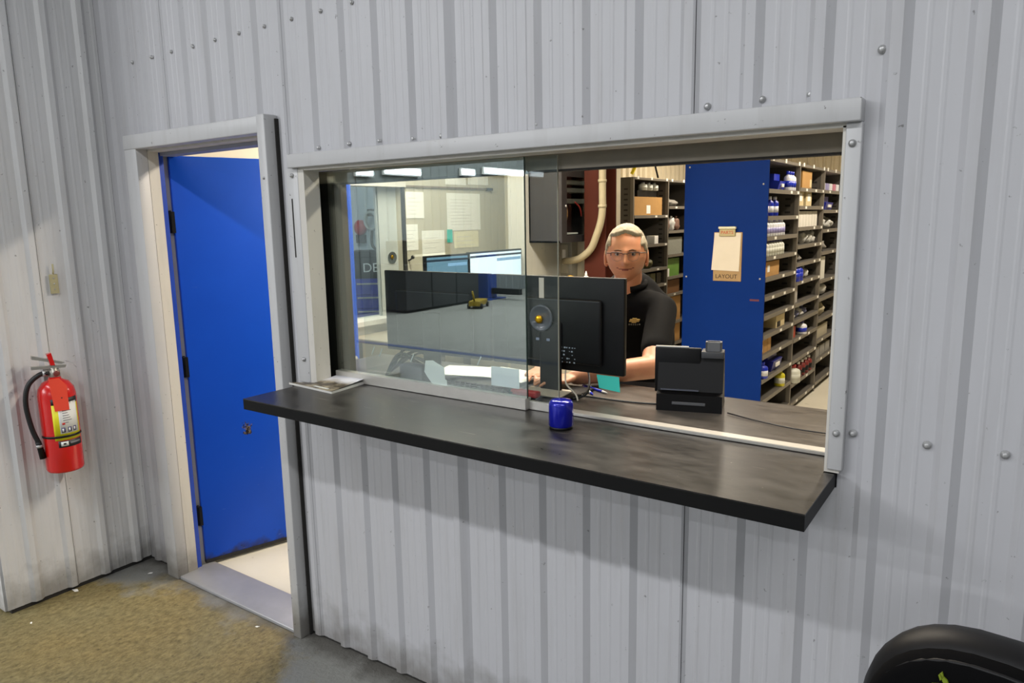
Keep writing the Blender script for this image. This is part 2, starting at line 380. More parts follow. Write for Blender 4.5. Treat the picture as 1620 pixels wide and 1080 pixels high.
# ------------------------------------------------------------------ door, casing and threshold
trim1 = struct(put('trim_1', None))
MB().bbox(-3.385, -3.289, -.055, .0, .0, 2.128, TRIM, .004, 2).box(-3.335, -3.289, 0, .05, 0, 2.09, JAMB).build('jamb', trim1)
MB().box(-3.350, -3.335, .05, .125, 0, 2.06, JAMB).box(-3.335, -3.296, .05, .076, 0, 2.06, mat('blue_frame_paint', (16, 62, 168), .4)).build('door_stop', trim1)
MB().bbox(-2.405, -2.357, -.062, .0, .0, 2.134, TRIM, .004, 2).box(-2.42, -2.375, 0, .13, 0, 2.09, JAMB).build('jamb', trim1)
MB().bbox(-3.383, -2.392, -.058, -.001, 2.068, 2.131, TRIM, .004, 2).box(-3.335, -2.375, 0, .06, 2.06, 2.10, JAMB).box(-3.335, -2.375, .06, .13, 2.045, 2.10, mat('grey_head_paint', (140, 142, 158), .5)).build('head', trim1)
MB().box(-2.3568, -2.350, -.0155, -.001, .0, 2.12, DARK).build('shadow_gap', trim1)
MB().bbox(-3.31, -2.40, -.045, .145, -.01, .014, mat('threshold_steel', (168, 168, 170), .42, .4, var=.18, scale=9), .004, 2).build('threshold', trim1)
bolt(trim1, (-2.38, -.062, 1.9), FR, .6)
ang = -math.atan2(.293, .956)
door = struct(put('door_1', None, None, (-3.302, .106, .022), (0, 0, ang)))
MB().bbox(-.044, 0, .0, .915, 0, 2.028, BLUED, .003, 2).build('leaf', door)
MB().box(-.044, .0015, .0, .915, -.006, .012, mat('door_sweep', (30, 28, 28), .7)).build('door_sweep', door)
for z in (1.72, 1.02, .25):
    MB().lathe([(.008, -.05), (.008, .05), (.005, .056)], BLACKP, 10, Matrix.Translation((-.012, -.014, z))).box(-.014, .0, -.012, .004, z-.05, z+.05, BLACKP).build('hinge', door)
kb = MB().lathe([(.03, 0), (.03, .006), (.012, .012), (.012, .035), (.027, .05), (.027, .062), (.012, .07)], STEEL, 18, Matrix.Rotation(math.pi/2, 4, 'Y')).build('knob', door, (.0, .85, .95))

# ------------------------------------------------------------------ service window
trim2 = struct(put('trim_2', None))
MB().bbox(-2.262, -.312, -.045, 0, 1.931, 1.981, TRIM, .003, 2).build('header', trim2)
MB().box(-2.235, -.318, -.02, .07, 1.921, 1.932, JAMB).build('soffit', trim2)
MB().bbox(-2.299, -2.232, -.024, 0, 1.112, 1.931, TRIM, .003, 2).box(-2.235, -2.200, -.022, .05, 1.112, 1.925, JAMB).box(-2.31, -2.235, .004, .05, 1.068, 1.95, DARK).build('jamb', trim2)
MB().bbox(-.345, -.311, -.026, 0, 1.120, 1.931, TRIM, .003, 2).box(-.352, -.318, -.02, .15, 1.112, 1.925, JAMB).build('jamb', trim2)
for x, z in ((-2.262, 1.905), (-2.262, 1.205), (-.330, 1.885), (-.328, 1.213)): bolt(trim2, (x, -.026, z), FR, .9)
MB().box(-2.275, -2.268, -.0248, -.0235, 1.60, 1.82, DARK).build('paint_crack', trim2)
win = struct(put('window_1', None))
MB().box(-2.31, -.352, .112, .15, 1.878, 1.925, ALUD).box(-2.31, -.352, .112, .15, 1.872, 1.878, DARK).build('top_track', win)
MB().box(-2.31, -2.200, .110, .15, 1.111, 1.872, STILE).box(-2.200, -2.163, .120, .15, 1.111, 1.872, mat('brown_stile', (58, 48, 36), .6, var=.3, scale=7)).build('stile', win)
MB().bbox(-2.2, -1.290, .074, .108, 1.111, 1.150, ALU, .002, 1).build('bottom_track', win)
MB().bbox(-1.290, -.352, .100, .140, 1.111, 1.122, ALU, .002, 1).bbox(-1.29, -1.178, .094, .11, 1.111, 1.140, ALU, .002, 1).build('bottom_track', win)
MB().box(-2.30, -1.290, .085, .090, 1.150, 1.920, GLASSR).build('pane', win)
MB().box(-2.05, -1.178, .099, .104, 1.140, 1.920, GLASS).build('pane', win)
EDGE = mat('glass_edge', (46, 60, 56), .2, var=0)
MB().box(-1.2915, -1.2895, .0845, .0905, 1.150, 1.920, EDGE).build('pane_edge', win)
MB().box(-1.179, -1.1775, .0985, .1045, 1.140, 1.920, mat('glass_edge_light', (150, 152, 140), .2, var=0)).build('pane_edge', win)
def pull(par, loc, rot):
    o = MB().lathe([(.041, 0), (.043, .002), (.043, .006), (.036, .006), (.034, .003)], mat('clear_pull_plastic', (96, 104, 108), .15, var=0, alpha=.55), 32).build('finger_pull', par, loc, rot)
    MB().lathe([(.013, .003), (.013, .010), (.008, .013), (.002, .0135)], mat('brass', (206, 160, 28), .25, .8, var=.1), 18).build('lock_button', o, (-.006, -.004, 0))
pull(win, (-1.240, .0985, 1.418), FR)
MB().box(-1.240-.008, -1.240+.010, .0975, .099, 1.482, 1.546, mat('frosted_tape', (178, 176, 160), .7, var=.1)).build('tape_strip', win)
for x in (-1.256, -1.216): MB().box(x-.006, x+.006, .0977, .099, 1.345, 1.353, mat('small_mark', (112, 124, 140), .6)).build('mark', win)
# notes stuck on the inside of the pane
tag(MB().prism([(-1.742, 1.190), (-1.735, 1.232), (-1.70, 1.236), (-1.648, 1.215), (-1.645, 1.172), (-1.637, 1.170), (-1.637, 1.138), (-1.70, 1.146), (-1.722, 1.165)], 'y', .0905, .0913, mat('note_paper', (222, 226, 222), .8, var=.05)).build('paper_note'), 'torn white paper scrap stuck to the window pane above cables', 'note')
tag(MB().box(-1.440, -1.325, .0905, .0913, 1.176, 1.242, mat('note_paper2', (226, 232, 236), .8, var=.04)).build('paper_note'), 'square white note stuck to the window near its pane edge', 'note')
for i, (x, z) in enumerate(((-2.0, 1.245), (-1.96, 1.24), (-1.80, 1.235), (-1.52+.03, 1.255))):
    tag(MB().box(-.002, .002, 0, .0006, -.018, .018, mat('clear_tape', (168, 180, 182), .3, var=.1)).build('tape_piece', None, (x, .0905, z), (0, .5, 0)), 'thin strip of clear tape on the pane, %s from left' % ('first', 'second', 'third', 'fourth')[i], 'tape', 'tape strips on pane')

# ------------------------------------------------------------------ counters
o = thing('service_ledge', 'long black laminate ledge under the service window', 'counter', (0, 0, 0))
MB().prism([(-2.255, -.313), (-.327, -.313), (-.327, -.026), (-.352, -.026), (-.352, .139), (-2.2, .139), (-2.2, -.026), (-2.255, -.026)], 'z', 1.107, 1.1105, LAM).build('laminate_top', o)
MB().prism([(-2.255, -.313), (-.327, -.313), (-.327, -.022), (-.327, .139), (-2.2, .139), (-2.2, -.022), (-2.255, -.022)], 'z', 1.0715, 1.107, LAME).build('edge_band', o)
o = thing('inner_counter', 'worn dark grey counter behind the service window', 'counter')
MB().box(-2.45, .9, .14, .585, 1.085, 1.1105, LAMI).build('countertop', o)
MB().box(-2.4, .85, .14, .56, .05, 1.085, mat('counter_base', (120, 116, 108), .7)).build('cabinet_base', o)

# oil filter
o = thing('oil_filter', 'blue spin-on oil filter canister standing on the ledge', 'oil filter', (-1.092, -.03, 1.1105))
pf = [(.034, .006), (.0375, .010), (.0375, .072), (.036, .079), (.030, .085), (.016, .087), (.002, .087)]
mb = MB(); n = 48; vs = []; fs = []
for r, z in pf:
    for k in range(n):
        fl = 1-.018*(1 if (k//3) % 2 and .045 < z < .082 else 0); a = 2*math.pi*k/n; vs.append((r*fl*math.cos(a), r*fl*math.sin(a), z))
for i in range(len(pf)-1):
    for k in range(n): fs.append((i*n+k, i*n+(k+1) % n, (i+1)*n+(k+1) % n, (i+1)*n+k))
fs += [tuple(range(n))[::-1], tuple(range((len(pf)-1)*n, len(pf)*n))]
mb.add(vs, fs, mat('filter_blue', (22, 30, 168), .18, .3, var=.05, coat=.5), True).build('canister', o)
MB().lathe([(.033, 0), (.035, .001), (.035, .007), (.03, .008)], BLACKP, 32).build('gasket_base', o)
# magazine
t = NT('magazine_print'); P = t.coord()
c = t.mix(t.ramp(t.noise(16, 5, .6), .42, .58), s2l((70, 62, 52)), s2l((150, 138, 116)))
sx = t.n('ShaderNodeSeparateXYZ'); t.l(P, sx.inputs[0])
c = t.mix(t.ramp(t.math('ADD', sx.outputs['Y'], t.ramp(t.noise(12), .3, .7, -.03, .03)), -.02, .035), c, s2l((214, 214, 222)))
t.col(c); t.b.inputs['Roughness'].default_value = .4
o = thing('magazine', 'glossy magazine with a landscape cover lying on the ledge', 'magazine')
mg = [(-2.30, -.075), (-2.03, -.098), (-2.045, .083), (-2.195, .072), (-2.205, -.03)]
MB().prism(mg, 'z', 1.1107, 1.119, mat('page_edges', (206, 204, 198), .8)).build('pages', o)
vs = [(x, y, 1.1195+.012*max(0, (y+.02)/.1)) for x, y in mg]; MB().add(vs+[(x, y, z-.0008) for x, y, z in vs], [(0, 1, 2, 3, 4), (9, 8, 7, 6, 5)]+[(i, (i+1) % 5, 5+(i+1) % 5, 5+i) for i in range(5)], t.m).build('cover', o)
MB().box(-.045, .045, -.006, .006, 0, .0006, mat('masthead', (200, 200, 196), .6)).build('masthead', o, (-2.115, -.073, 1.1199), (0, 0, -.085))

# ------------------------------------------------------------------ monitors at the counter (seen from behind)
def back_monitor(x0, x1, label, y=.35, z0=1.195, z1=1.529, marks=False):
    cx = (x0+x1)/2; o = thing('computer_monitor', label, 'monitor', (cx, y, 1.1105)); h = (x1-x0)/2; a = z0-1.1105; b = z1-1.1105
    MB().bbox(-h, h, 0, .022, a, b, BLACKP, .004, 2).bbox(-h*.72, h*.72, -.022, .0, a+.03, b-.075, BLACKP, .010, 2).build('housing', o)
    MB().box(-h+.008, h-.008, .0222, .0232, a+.018, b-.008, mat('idle_screen', (60, 80, 110), .25, var=.1, emit=.25)).build('screen', o)
    MB().bbox(-.045, .045, -.032, -.020, .012, .26, BLACKP, .006, 2).build('stand_neck', o)
    MB().bbox(-.12, .12, -.10, .08, .0, .012, BLACKP, .005, 2).build('stand_base', o)
    MB().box(-h*.70, h*.70, -.0228, -.0215, b-.083, b-.079, mat('vent_line', (52, 54, 58), .5)).build('vent_slot', o)
    if marks:
        mk = MB(); rnd = random.Random(3)
        for r in range(5):
            for k in range(9):
                if rnd.random() < .72:
                    x = .012+k*.0105+rnd.uniform(-.002, .002); z = a+.035+r*.013; s = rnd.uniform(.0014, .0034)
                    mk.box(x-s, x+s, -.0231, -.0219, z-s*.8, z+s*.8, mat('print_grey', (150, 160, 172), .6, var=0))
        p = mk.build('regulatory_print', o); p['kind'] = 'stuff'
    return o
back_monitor(-2.181, -1.632, 'black desktop monitor seen from behind through the reflective pane')
back_monitor(-1.622, -1.073, 'black desktop monitor seen from behind in the open window half', marks=True)
tag(MB().prism([(-1.170, 1.196), (-1.084, 1.196), (-1.080, 1.143), (-1.160, 1.150)], 'y', .3375, .3383, TEAL).build('sticky_note'), 'teal sticky note hanging under the monitor edge', 'note')
# cables under the monitor
for pts, r, lab, m_ in (([(-1.29, .33, 1.20), (-1.27, .30, 1.16), (-1.215, .27, 1.135), (-1.20, .26, 1.115)], .0032, 'pale grey cable curling down behind the oil filter', mat('grey_cable', (176, 168, 156), .5)),
                        ([(-1.24, .40, 1.20), (-1.21, .36, 1.16), (-1.20, .31, 1.125), (-1.25, .27, 1.114), (-1.33, .30, 1.114)], .004, 'black cable looping under the monitor beside the pens', CABLE),
                        ([(-1.40, .36, 1.115), (-1.25, .335, 1.115), (-1.06, .335, 1.115), (-.95, .36, 1.115)], .0035, 'black cord lying between the monitor and tablet stand', CABLE),
                        ([(-.72, .37, 1.115), (-.62, .33, 1.115), (-.50, .30, 1.115), (-.36, .30, 1.115)], .0022, 'thin black cord trailing right from the tablet stand', CABLE)):
    tag(MB().tube(smooth_path(pts), r, m_).build('cable'), lab, 'cable')
tag(MB().box(-.10, .07, -.05, .06, 0, .003, mat('beige_paper', (176, 164, 148), .8)).build('paper_sheet', None, (-1.33, .28, 1.1227), (0, 0, .1)), 'beige paper lying on the monitor foot behind oil filter', 'paper')
def pen(p0, p1, body, tip, lab):
    p0 = Vector(p0); p1 = Vector(p1); d = p1-p0; o = thing('pen', lab, 'pen', p0)
    MB().tube([(0, 0, 0), d*.8], .0045, body).build('barrel', o); MB().tube([d*.8, d*.93, d], [.0045, .003, .0008], tip).build('tip', o)
    MB().tube([d*.02+Vector((0, 0, .0058)), d*.34+Vector((0, 0, .0058))], .0014, tip, 6).build('clip', o)
PB = mat('pen_blue', (28, 44, 190), .3); PW = mat('pen_white', (226, 224, 220), .3)
pen((-1.300, .472, 1.1152), (-1.165, .410, 1.1152), PB, PW, 'blue ballpoint pen on the counter beside sticky note')
pen((-1.29, .452, 1.1152), (-1.198, .365, 1.1152), PW, PB, 'white ballpoint pen on the counter beside blue pen')
# clutter behind the reflective pane
bx = MB(); rnd = random.Random(11)
for i in range(9):
    a = Vector((-2.05-.012*i, .20+.02*i, 1.118)); b = Vector((-1.98+.004*i, .34+.02*i, 1.13+.006*i)); cpt = (a+b)/2+Vector((rnd.uniform(-.06, .02), rnd.uniform(-.02, .02), rnd.uniform(.03, .08)))
    tag(MB().tube(smooth_path([a, cpt, b]), .0045, CABLE, 6).build('cable'), ORD[i]+' black cable of the tangle behind the pane, counted from glass', 'cable', 'cables tangled behind pane')
o = thing('power_adapter', 'black box power adapter behind the pane beside cables', 'adapter', (-1.88, .195, 1.1105))
MB().bbox(-.06, .06, -.03, .03, 0, .075, BLACKP, .006, 2).build('case', o); MB().tube(smooth_path([(.06, 0, .03), (.075, .01, .012), (.09, .03, .006)]), .004, CABLE).build('lead', o)
o = thing('keyboard', 'black keyboard lying behind the pane under white papers', 'keyboard', (-1.585, .182, 1.1105), -.01)
MB().bbox(-.185, .185, -.062, .062, 0, .018, BLACKP, .005, 2).build('case', o)
kc = MB().bbox(-.0095, .0095, -.009, .009, .018, .025, mat('key_black', (34, 34, 37), .5), .002, 1).mesh('key')
for r in range(4):
    for k in range(14): put('key', kc, o, (-.165+k*.0242+.004*r, -.045+r*.028, 0))
for i, (x, y, rz, lab) in enumerate(((-1.80, .43, .3, 'white paper lying behind the torn note, left one'), (-1.62, .46, -.1, 'white paper lying behind the keyboard, right one'))):
    tag(MB().box(-.13, .13, -.09, .09, 0, .002, WHITE).build('paper_sheet', None, (x, y, 1.1228+.0001*i), (0, 0, rz)), lab, 'paper')
o = thing('stapler', 'red stapler lying low beside the pane edge', 'stapler', (-1.375, .20, 1.1105))
MB().bbox(-.055, .055, -.016, .016, .012, .034, mat('stapler_red', (176, 30, 34), .4), .006, 2).build('arm', o); MB().box(-.055, .055, -.016, .016, 0, .010, BLACKP).build('base', o)

# ------------------------------------------------------------------ tablet stand (seen from behind)
o = thing('tablet_stand', 'black tablet terminal in a wedge stand on the counter', 'tablet', (-.934, .305, 1.1105), math.atan2(.057, .198))
TB = mat('terminal_black', (8, 8, 10), .45, var=.1, spec=.25)
MB().prism([(0, 0), (.17, 0), (.085, .185), (.055, .188), (.022, .062), (0, .055)], 'x', 0, .206, TB).build('stand', o)
MB().bbox(-.012, .135, .045, .062, .05, .200, mat('tablet_back', (5, 5, 7), .4, spec=.25), .004, 2).build('tablet', o)
MB().box(-.010, .095, .047, .060, .200, .2035, mat('tablet_rim', (206, 206, 204), .3, .5)).build('tablet_rim', o)
MB().bbox(.05, .155, -.004, .0, .022, .032, mat('slot_grey', (90, 92, 96), .4, .3), .0015, 1).build('slot', o)
MB().box(.012, .132, .010, .018, .066, .0695, mat('ridge_grey', (78, 82, 94), .4)).build('ridge', o)
cr = MB().bbox(.136, .206, .03, .09, .170, .193, mat('reader_grey', (58, 60, 64), .5), .003, 2).build('card_reader', o)
rg = MB()
for x0, x1, y0, y1 in ((.148, .198, .04, .046), (.148, .198, .070, .076), (.148, .154, .04, .076), (.192, .198, .04, .076)): rg.box(x0, x1, y0, y1, .193, .222, mat('reader_loop', (92, 94, 98), .5))
rg.box(.15, .196, .044, .072, .193, .212, mat('reader_dark', (34, 36, 40), .5)).build('reader_loop', cr)

# ------------------------------------------------------------------ fire extinguisher
RED = mat('extinguisher_red', (206, 22, 18), .25, var=.05, coat=.4)
o = thing('fire_extinguisher', 'red fire extinguisher with black hose on the left wall', 'fire extinguisher', (-3.528, -.400, .632), math.pi/2-.25)
MB().lathe([(.060, 0), (.072, .004), (.076, .014), (.076, .355), (.070, .385), (.052, .412), (.026, .425), (.024, .435)], RED, 36).build('cylinder', o)
MB().lathe([(.020, .43), (.024, .436), (.024, .462), (.016, .468), (.016, .478)], mat('valve_metal', (170, 166, 156), .35, .7), 16).build('valve', o)
# local -y faces the room
hm = mat('lever_steel', (200, 198, 190), .3, .8)
MB().prism([(-.085, .478), (.045, .472), (.050, .484), (-.085, .492)], 'y', -.012, .012, hm).build('carry_handle', o)
MB().prism([(-.080, .525), (.030, .490), (.045, .496), (-.078, .540)], 'y', -.012, .012, hm).build('squeeze_lever', o)
MB().prism([(-.012, .49), (.006, .488), (-.004, .545), (-.022, .540)], 'y', -.016, .016, RED).build('lever_grip', o)
MB().tube([(.05, -.0, .50), (.075, -.02, .49), (.085, -.03, .47)], .0016, STEEL, 6).build('pull_pin', o)
MB().lathe([(.013, 0), (.013, .008), (.010, .010)], mat('gauge_face', (120, 60, 54), .3), 18, Matrix.Rotation(math.pi/2, 4, 'X')).build('gauge', o, (.006, -.020, .452))
MB().tube(smooth_path([(-.024, -.01, .455), (-.06, -.012, .452), (-.105, -.012, .41), (-.122, -.012, .33), (-.112, -.015, .22), (-.094, -.018, .15)]), .0105, CABLE, 10).build('hose', o)
MB().tube([(-.096, -.018, .155), (-.092, -.018, .135), (-.084, -.018, .075)], [.012, .012, .014], BLACKP, 10).build('nozzle', o)
MB().lathe([(.0135, 0), (.0135, .012)], STEEL, 14).build('nozzle_ring', o, (-.0925, -.018, .128))
MB().tube([(-.026, -.006, .455), (-.048, -.01, .456)], .013, STEEL, 10).build('hose_coupling', o)
def arc_patch(z0, z1, a0, a1, mt, r=.0766, n=14):
    vs = []; fs = []
    for i in range(n+1):
        a = a0+(a1-a0)*i/n
        for rr in (r, r-.0005):
            for z in (z0, z1): vs.append((rr*math.sin(a), -rr*math.cos(a), z))
    for i in range(n):
        k = 4*i; fs += [(k, k+1, k+5, k+4), (k+2, k+6, k+7, k+3), (k, k+4, k+6, k+2), (k+1, k+3, k+7, k+5)]
    fs += [(0, 2, 3, 1), (4*n, 4*n+1, 4*n+3, 4*n+2)]
    return MB().add(vs, fs, mt, True)
BK = mat('label_black', (26, 26, 30), .5, var=0); WP = mat('label_white', (226, 228, 226), .5, var=0); YL = mat('label_yellow', (226, 220, 30), .5, var=0)
lb = arc_patch(.155, .325, -.50, 1.05, YL).build('label', o)
arc_patch(.185, .325, -.18, .92, WP, .0769).build('label_panel', lb); arc_patch(.318, .345, -.50, 1.05, BK, .0769).build('label_band', lb); arc_patch(.122, .152, -.35, 1.05, BK, .0769).build('label_band', lb)
for a in (-.02, .32, .62): arc_patch(.190, .212, a-.10, a+.10, mat('pictogram_blue', (48, 44, 96), .5, var=0), .0771, 4).build('pictogram', lb); arc_patch(.194, .208, a-.06, a+.03, WP, .0773, 4).build('pictogram_mark', lb)
for i in range(7): arc_patch(.232+i*.011, .2355+i*.011, .02, .30+.13*((i*3) % 4)/2, mat('label_grey', (120, 120, 126), .5, var=0), .0771, 5).build('text_line', lb)
arc_patch(.225, .234, -.05, .10, mat('label_redmark', (190, 40, 36), .5, var=0), .0773, 4).build('mark', lb)
arc_patch(.128, .148, -.22, .16, WP, .0771, 6).build('logo_oval', lb); arc_patch(.134, .142, -.10, .04, BK, .0773, 4).build('logo_mark', lb)
arc_patch(.134, .142, .26, .92, mat('label_grey', (120, 120, 126), .5), .0771, 8).build('text_line', lb)
arc_patch(.166, .176, -1.5, 1.5, BLACKP, .0785, 20).build('hose_strap', o)
tg = MB().prism([(-.036, .44), (.004, .44), (.030, .405), (.030, .292), (-.026, .292)], 'y', -.083, -.0822, mat('tag_orange', (236, 74, 50), .7, var=.05)).build('inspection_tag', o)
MB().lathe([(.0028, 0), (.0028, .001)], BK, 8, Matrix.Rotation(math.pi/2, 4, 'X')).build('punch_hole', tg, (.006, -.083, .35))
MB().box(-.03, .03, .070, .090, .05, .46, mat('bracket_grey', (120, 120, 118), .5)).build('wall_bracket', o)
# old hinge plate on the left wall
o = thing('wall_hinge_plate', 'small yellowed metal plate screwed to the left wall', 'plate', (-3.616, -.318, 1.43), math.pi/2)
PLT = mat('yellowed_plate', (186, 178, 140), .5, .2, var=.2, scale=40)
MB().bbox(-.018, .018, -.004, .003, 0, .088, PLT, .0015, 1).build('plate', o)
for z in (.02, .045, .07): MB().lathe([(.004, 0), (.003, .002)], STEEL, 8, Matrix.Rotation(math.pi/2, 4, 'X')).build('screw', o, (0, -.004, z))
MB().tube([(0, -.002, .09), (0, -.006, .10), (0, -.008, .135)], .004, PLT, 8).build('pin', o)
# litter on the floor
for i, (px, py, s, lab) in enumerate(((120, 933, .022, 'larger white paper scrap against the left wall base'), (238, 906, .012, 'tiny white scrap on dark floor by the corner'), (286, 913, .010, 'tiny white scrap at the door casing foot'), (49, 985, .009, 'tiny white scrap at the far left floor edge'), (407, 991, .010, 'thin white scrap on the brown floor before the threshold'))):
    p = at(px, py, 'z', .001); tag(MB().prism([(-s, -s*.4), (s*.6, -s*.5), (s, s*.1), (-s*.2, s*.45)], 'z', 0, .0012, WHITE).build('paper_scrap', None, (p.x, p.y, .0005), (0, 0, i*.9)), lab, 'litter')

# ------------------------------------------------------------------ black chair, lower right
o = thing('shop_chair', 'black padded chair back before the wall at lower right', 'chair', (.045, -.50, 0), -.18)
VIN = mat('black_vinyl', (13, 13, 15), .5, var=.25, scale=5, spec=.28); VIN2 = mat('black_fabric', (5, 5, 6), .9, var=.2, scale=40, spec=.1)
def pad(hw, z0, z1, y0, y1, mt, e=2.6, n=40, rings=8):
    """rounded cushion: superellipse outline in x-z, puffed in y"""
    vs = []; fs = []; cz = (z0+z1)/2; hz = (z1-z0)/2; hy = (y1-y0)/2; cy = (y0+y1)/2
    for j in range(rings+1):
        ph = -math.pi/2+math.pi*j/rings; s = 1-.30*(1-max(0, math.cos(ph))**.55); yy = cy+hy*math.sin(ph)
        for k in range(n):
            a = 2*math.pi*k/n; ca, sa = math.cos(a), math.sin(a)
            vs.append((hw*s*math.copysign(abs(ca)**(2/e), ca), yy, cz+hz*s*math.copysign(abs(sa)**(2/e), sa)))
    for j in range(rings):
        for k in range(n): fs.append((j*n+k, j*n+(k+1) % n, (j+1)*n+(k+1) % n, (j+1)*n+k))
    fs += [tuple(range(n))[::-1], tuple(range(rings*n, (rings+1)*n))]
    return MB().add(vs, fs, mt, True)
b = pad(.225, .56, 1.045, -.065, .05, VIN).build('backrest', o)
pad(.212, .575, 1.030, -.088, -.01, VIN2, 2.5).build('inset_panel', b)
vs = []; 
def ring(hw, z0, z1, e, n=48):
    cz, hz = (z0+z1)/2, (z1-z0)/2
    return [(hw*math.copysign(abs(math.cos(2*math.pi*k/n))**(2/e), math.cos(2*math.pi*k/n)), -.080, cz+hz*math.copysign(abs(math.sin(2*math.pi*k/n))**(2/e), math.sin(2*math.pi*k/n))) for k in range(n+1)]
MB().tube([(x, y+.009, z) for x, y, z in ring(.198, .59, 1.018, 2.5)], .0045, VIN, 8).build('piping', b)
lg = MB(); LM = mat('lime_logo', (112, 128, 16), .7, var=.1)
for q, (dx_, dz_, a_, l_) in enumerate(((0, 0, .9, .026), (.012, -.006, .2, .022), (-.006, .006, 1.7, .016), (-.016, -.016, -.8, .02))):
    M_ = Matrix.Translation((-.075+dx_, -.0885, .985+dz_)) @ Matrix.Rotation(a_, 4, 'Y'); lg.prism([(-l_/2, 0), (0, .004), (l_/2, 0), (0, -.004)], 'y', -.0015, .002, LM, M_)
lg.build('logo', b)
pad(.23, -.24, .24, -.05, .05, VIN).build('seat', o, (0, -.22, .47), (math.pi/2, 0, 0))
MB().prism([(.05, .40), (.075, .40), (.10, .85), (.075, .85)], 'x', -.03, .03, BLACKP).box(-.03, .03, -.2, .075, .40, .42, BLACKP).build('back_bracket', o)
MB().tube([(0, -.2, .05), (0, -.2, .42)], .028, STEEL, 14).build('gas_lift', o)
for k in range(5):
    a = 2*math.pi*k/5+.3; l = MB().tube([(0, -.2, .085), (.27*math.cos(a), -.2+.27*math.sin(a), .065)], [.025, .016], BLACKP, 8).build('leg', o)
    MB().lathe([(.022, -.011), (.027, -.007), (.027, .007), (.022, .011)], BLACKP, 14, Matrix.Translation((.27*math.cos(a), -.2+.27*math.sin(a), .027)) @ Matrix.Rotation(math.pi/2, 4, 'X')).build('caster', l)

# ------------------------------------------------------------------ office: left wall, desk, screens, papers
wn = struct(put('window_2', None))
MB().box(-3.66, -3.63, .80, .85, 1.02, 2.0, JAMB).box(-3.66, -3.63, .80, 2.06, 1.965, 2.0, JAMB).box(-3.80, -3.60, .80, 2.06, 1.03, 1.062, JAMB).box(-3.66, -3.635, 2.03, 2.05, 1.06, 1.965, DARK).build('frame', wn)
MB().box(-3.74, -3.72, 1.845, 1.93, 1.062, 1.965, mat('light_grey_rail', (186, 192, 192), .5)).build('centre_rail', wn)
MB().box(-3.712, -3.706, 1.85, 2.03, 1.062, 1.965, mat('frosted_pane', (196, 200, 198), .4, var=.05, alpha=.88)).build('pane', wn)
MB().box(-3.745, -3.741, .85, 1.845, 1.062, 1.965, GLASS).build('pane', wn)
pull(wn, (-3.705, 1.965, 1.47), (0, math.pi/2, 0))
def wallpaper(p0, p1, mt, lab, cat='paper', x=-3.6485, name='wall_paper_sheet', lines=0):
    a = at(*p0, 'x', x); b = at(*p1, 'x', x); y0, y1 = sorted((a.y, b.y)); z0, z1 = sorted((a.z, b.z))
    r = thing(name, lab, cat, (x, (y0+y1)/2, z0), math.pi/2)
    hw = (y1-y0)/2; MB().box(-hw, hw, -.0015, 0, 0, z1-z0, mt).build('sheet', r)
    for k in range(lines): MB().box(-hw*.8, -hw*.8+hw*1.6*random.uniform(.5, 1), -.0019, -.0014, (z1-z0)*(.15+.75*k/lines), (z1-z0)*(.15+.75*k/lines)+.004, mat('print_line', (216, 214, 206), .8, var=0)).build('printed_line', r)
    return r
wallpaper((641, 303), (671, 345), WHITE, 'white sheet at the upper left of the papered wall', lines=5)
wallpaper((706, 305), (760, 363), WHITE, 'largest white chart pinned on the papered wall', lines=9)
wallpaper((640, 355), (662, 395), WHITE, 'narrow white sheet under the upper left sheet', lines=5)
wallpaper((667, 365), (704, 405), WHITE, 'white table sheet left of the teal wall note', lines=4)
wallpaper((718, 366), (757, 390), mat('cream_paper', (236, 228, 196), .8), 'cream and white sheets under the largest wall chart', lines=3)
wallpaper((704, 277), (737, 293), WHITE, 'white sheet above the dark wall rail, left of pair')
wallpaper((740, 276), (772, 293), WHITE, 'white sheet above the dark wall rail, right of pair')
wallpaper((707, 363), (716, 383), TEAL, 'small teal note on the wall between white sheets', 'note', -3.645, 'sticky_note')
o = thing('wall_rail', 'thin dark rail running above the papers on wall', 'rail', (-3.65, 2.03, 1.966)); MB().box(0, .012, 0, 1.05, 0, .014, mat('rail_brown', (120, 108, 92), .6)).build('rail_bar', o); MB().box(0, .016, 1.0, 1.08, -.006, .016, BLACKP).build('end_cap', o)
o = thing('coat_hook', 'small black knob hook on the wall beside window frame', 'hook', (-3.65, 2.075, 1.445)); MB().tube([(0, 0, 0), (.02, 0, .005), (.04, 0, .02)], .006, BLACKP).build('stem', o); MB().ell((.045, 0, .024), (.014, .014, .014), BLACKP, 12).build('knob', o)
o = thing('side_desk', 'desk along the paper covered office wall', 'desk', (-3.25, 2.05, 0)); MB().bbox(-.38, .42, -.60, .64, .94, .97, mat('desk_top', (150, 140, 122), .5), .004, 1).build('top', o)
for x in (-.34, .38):
    for y in (-.56, .60): MB().box(x-.02, x+.02, y-.02, y+.02, 0, .94, SHELFD).build('leg', o)
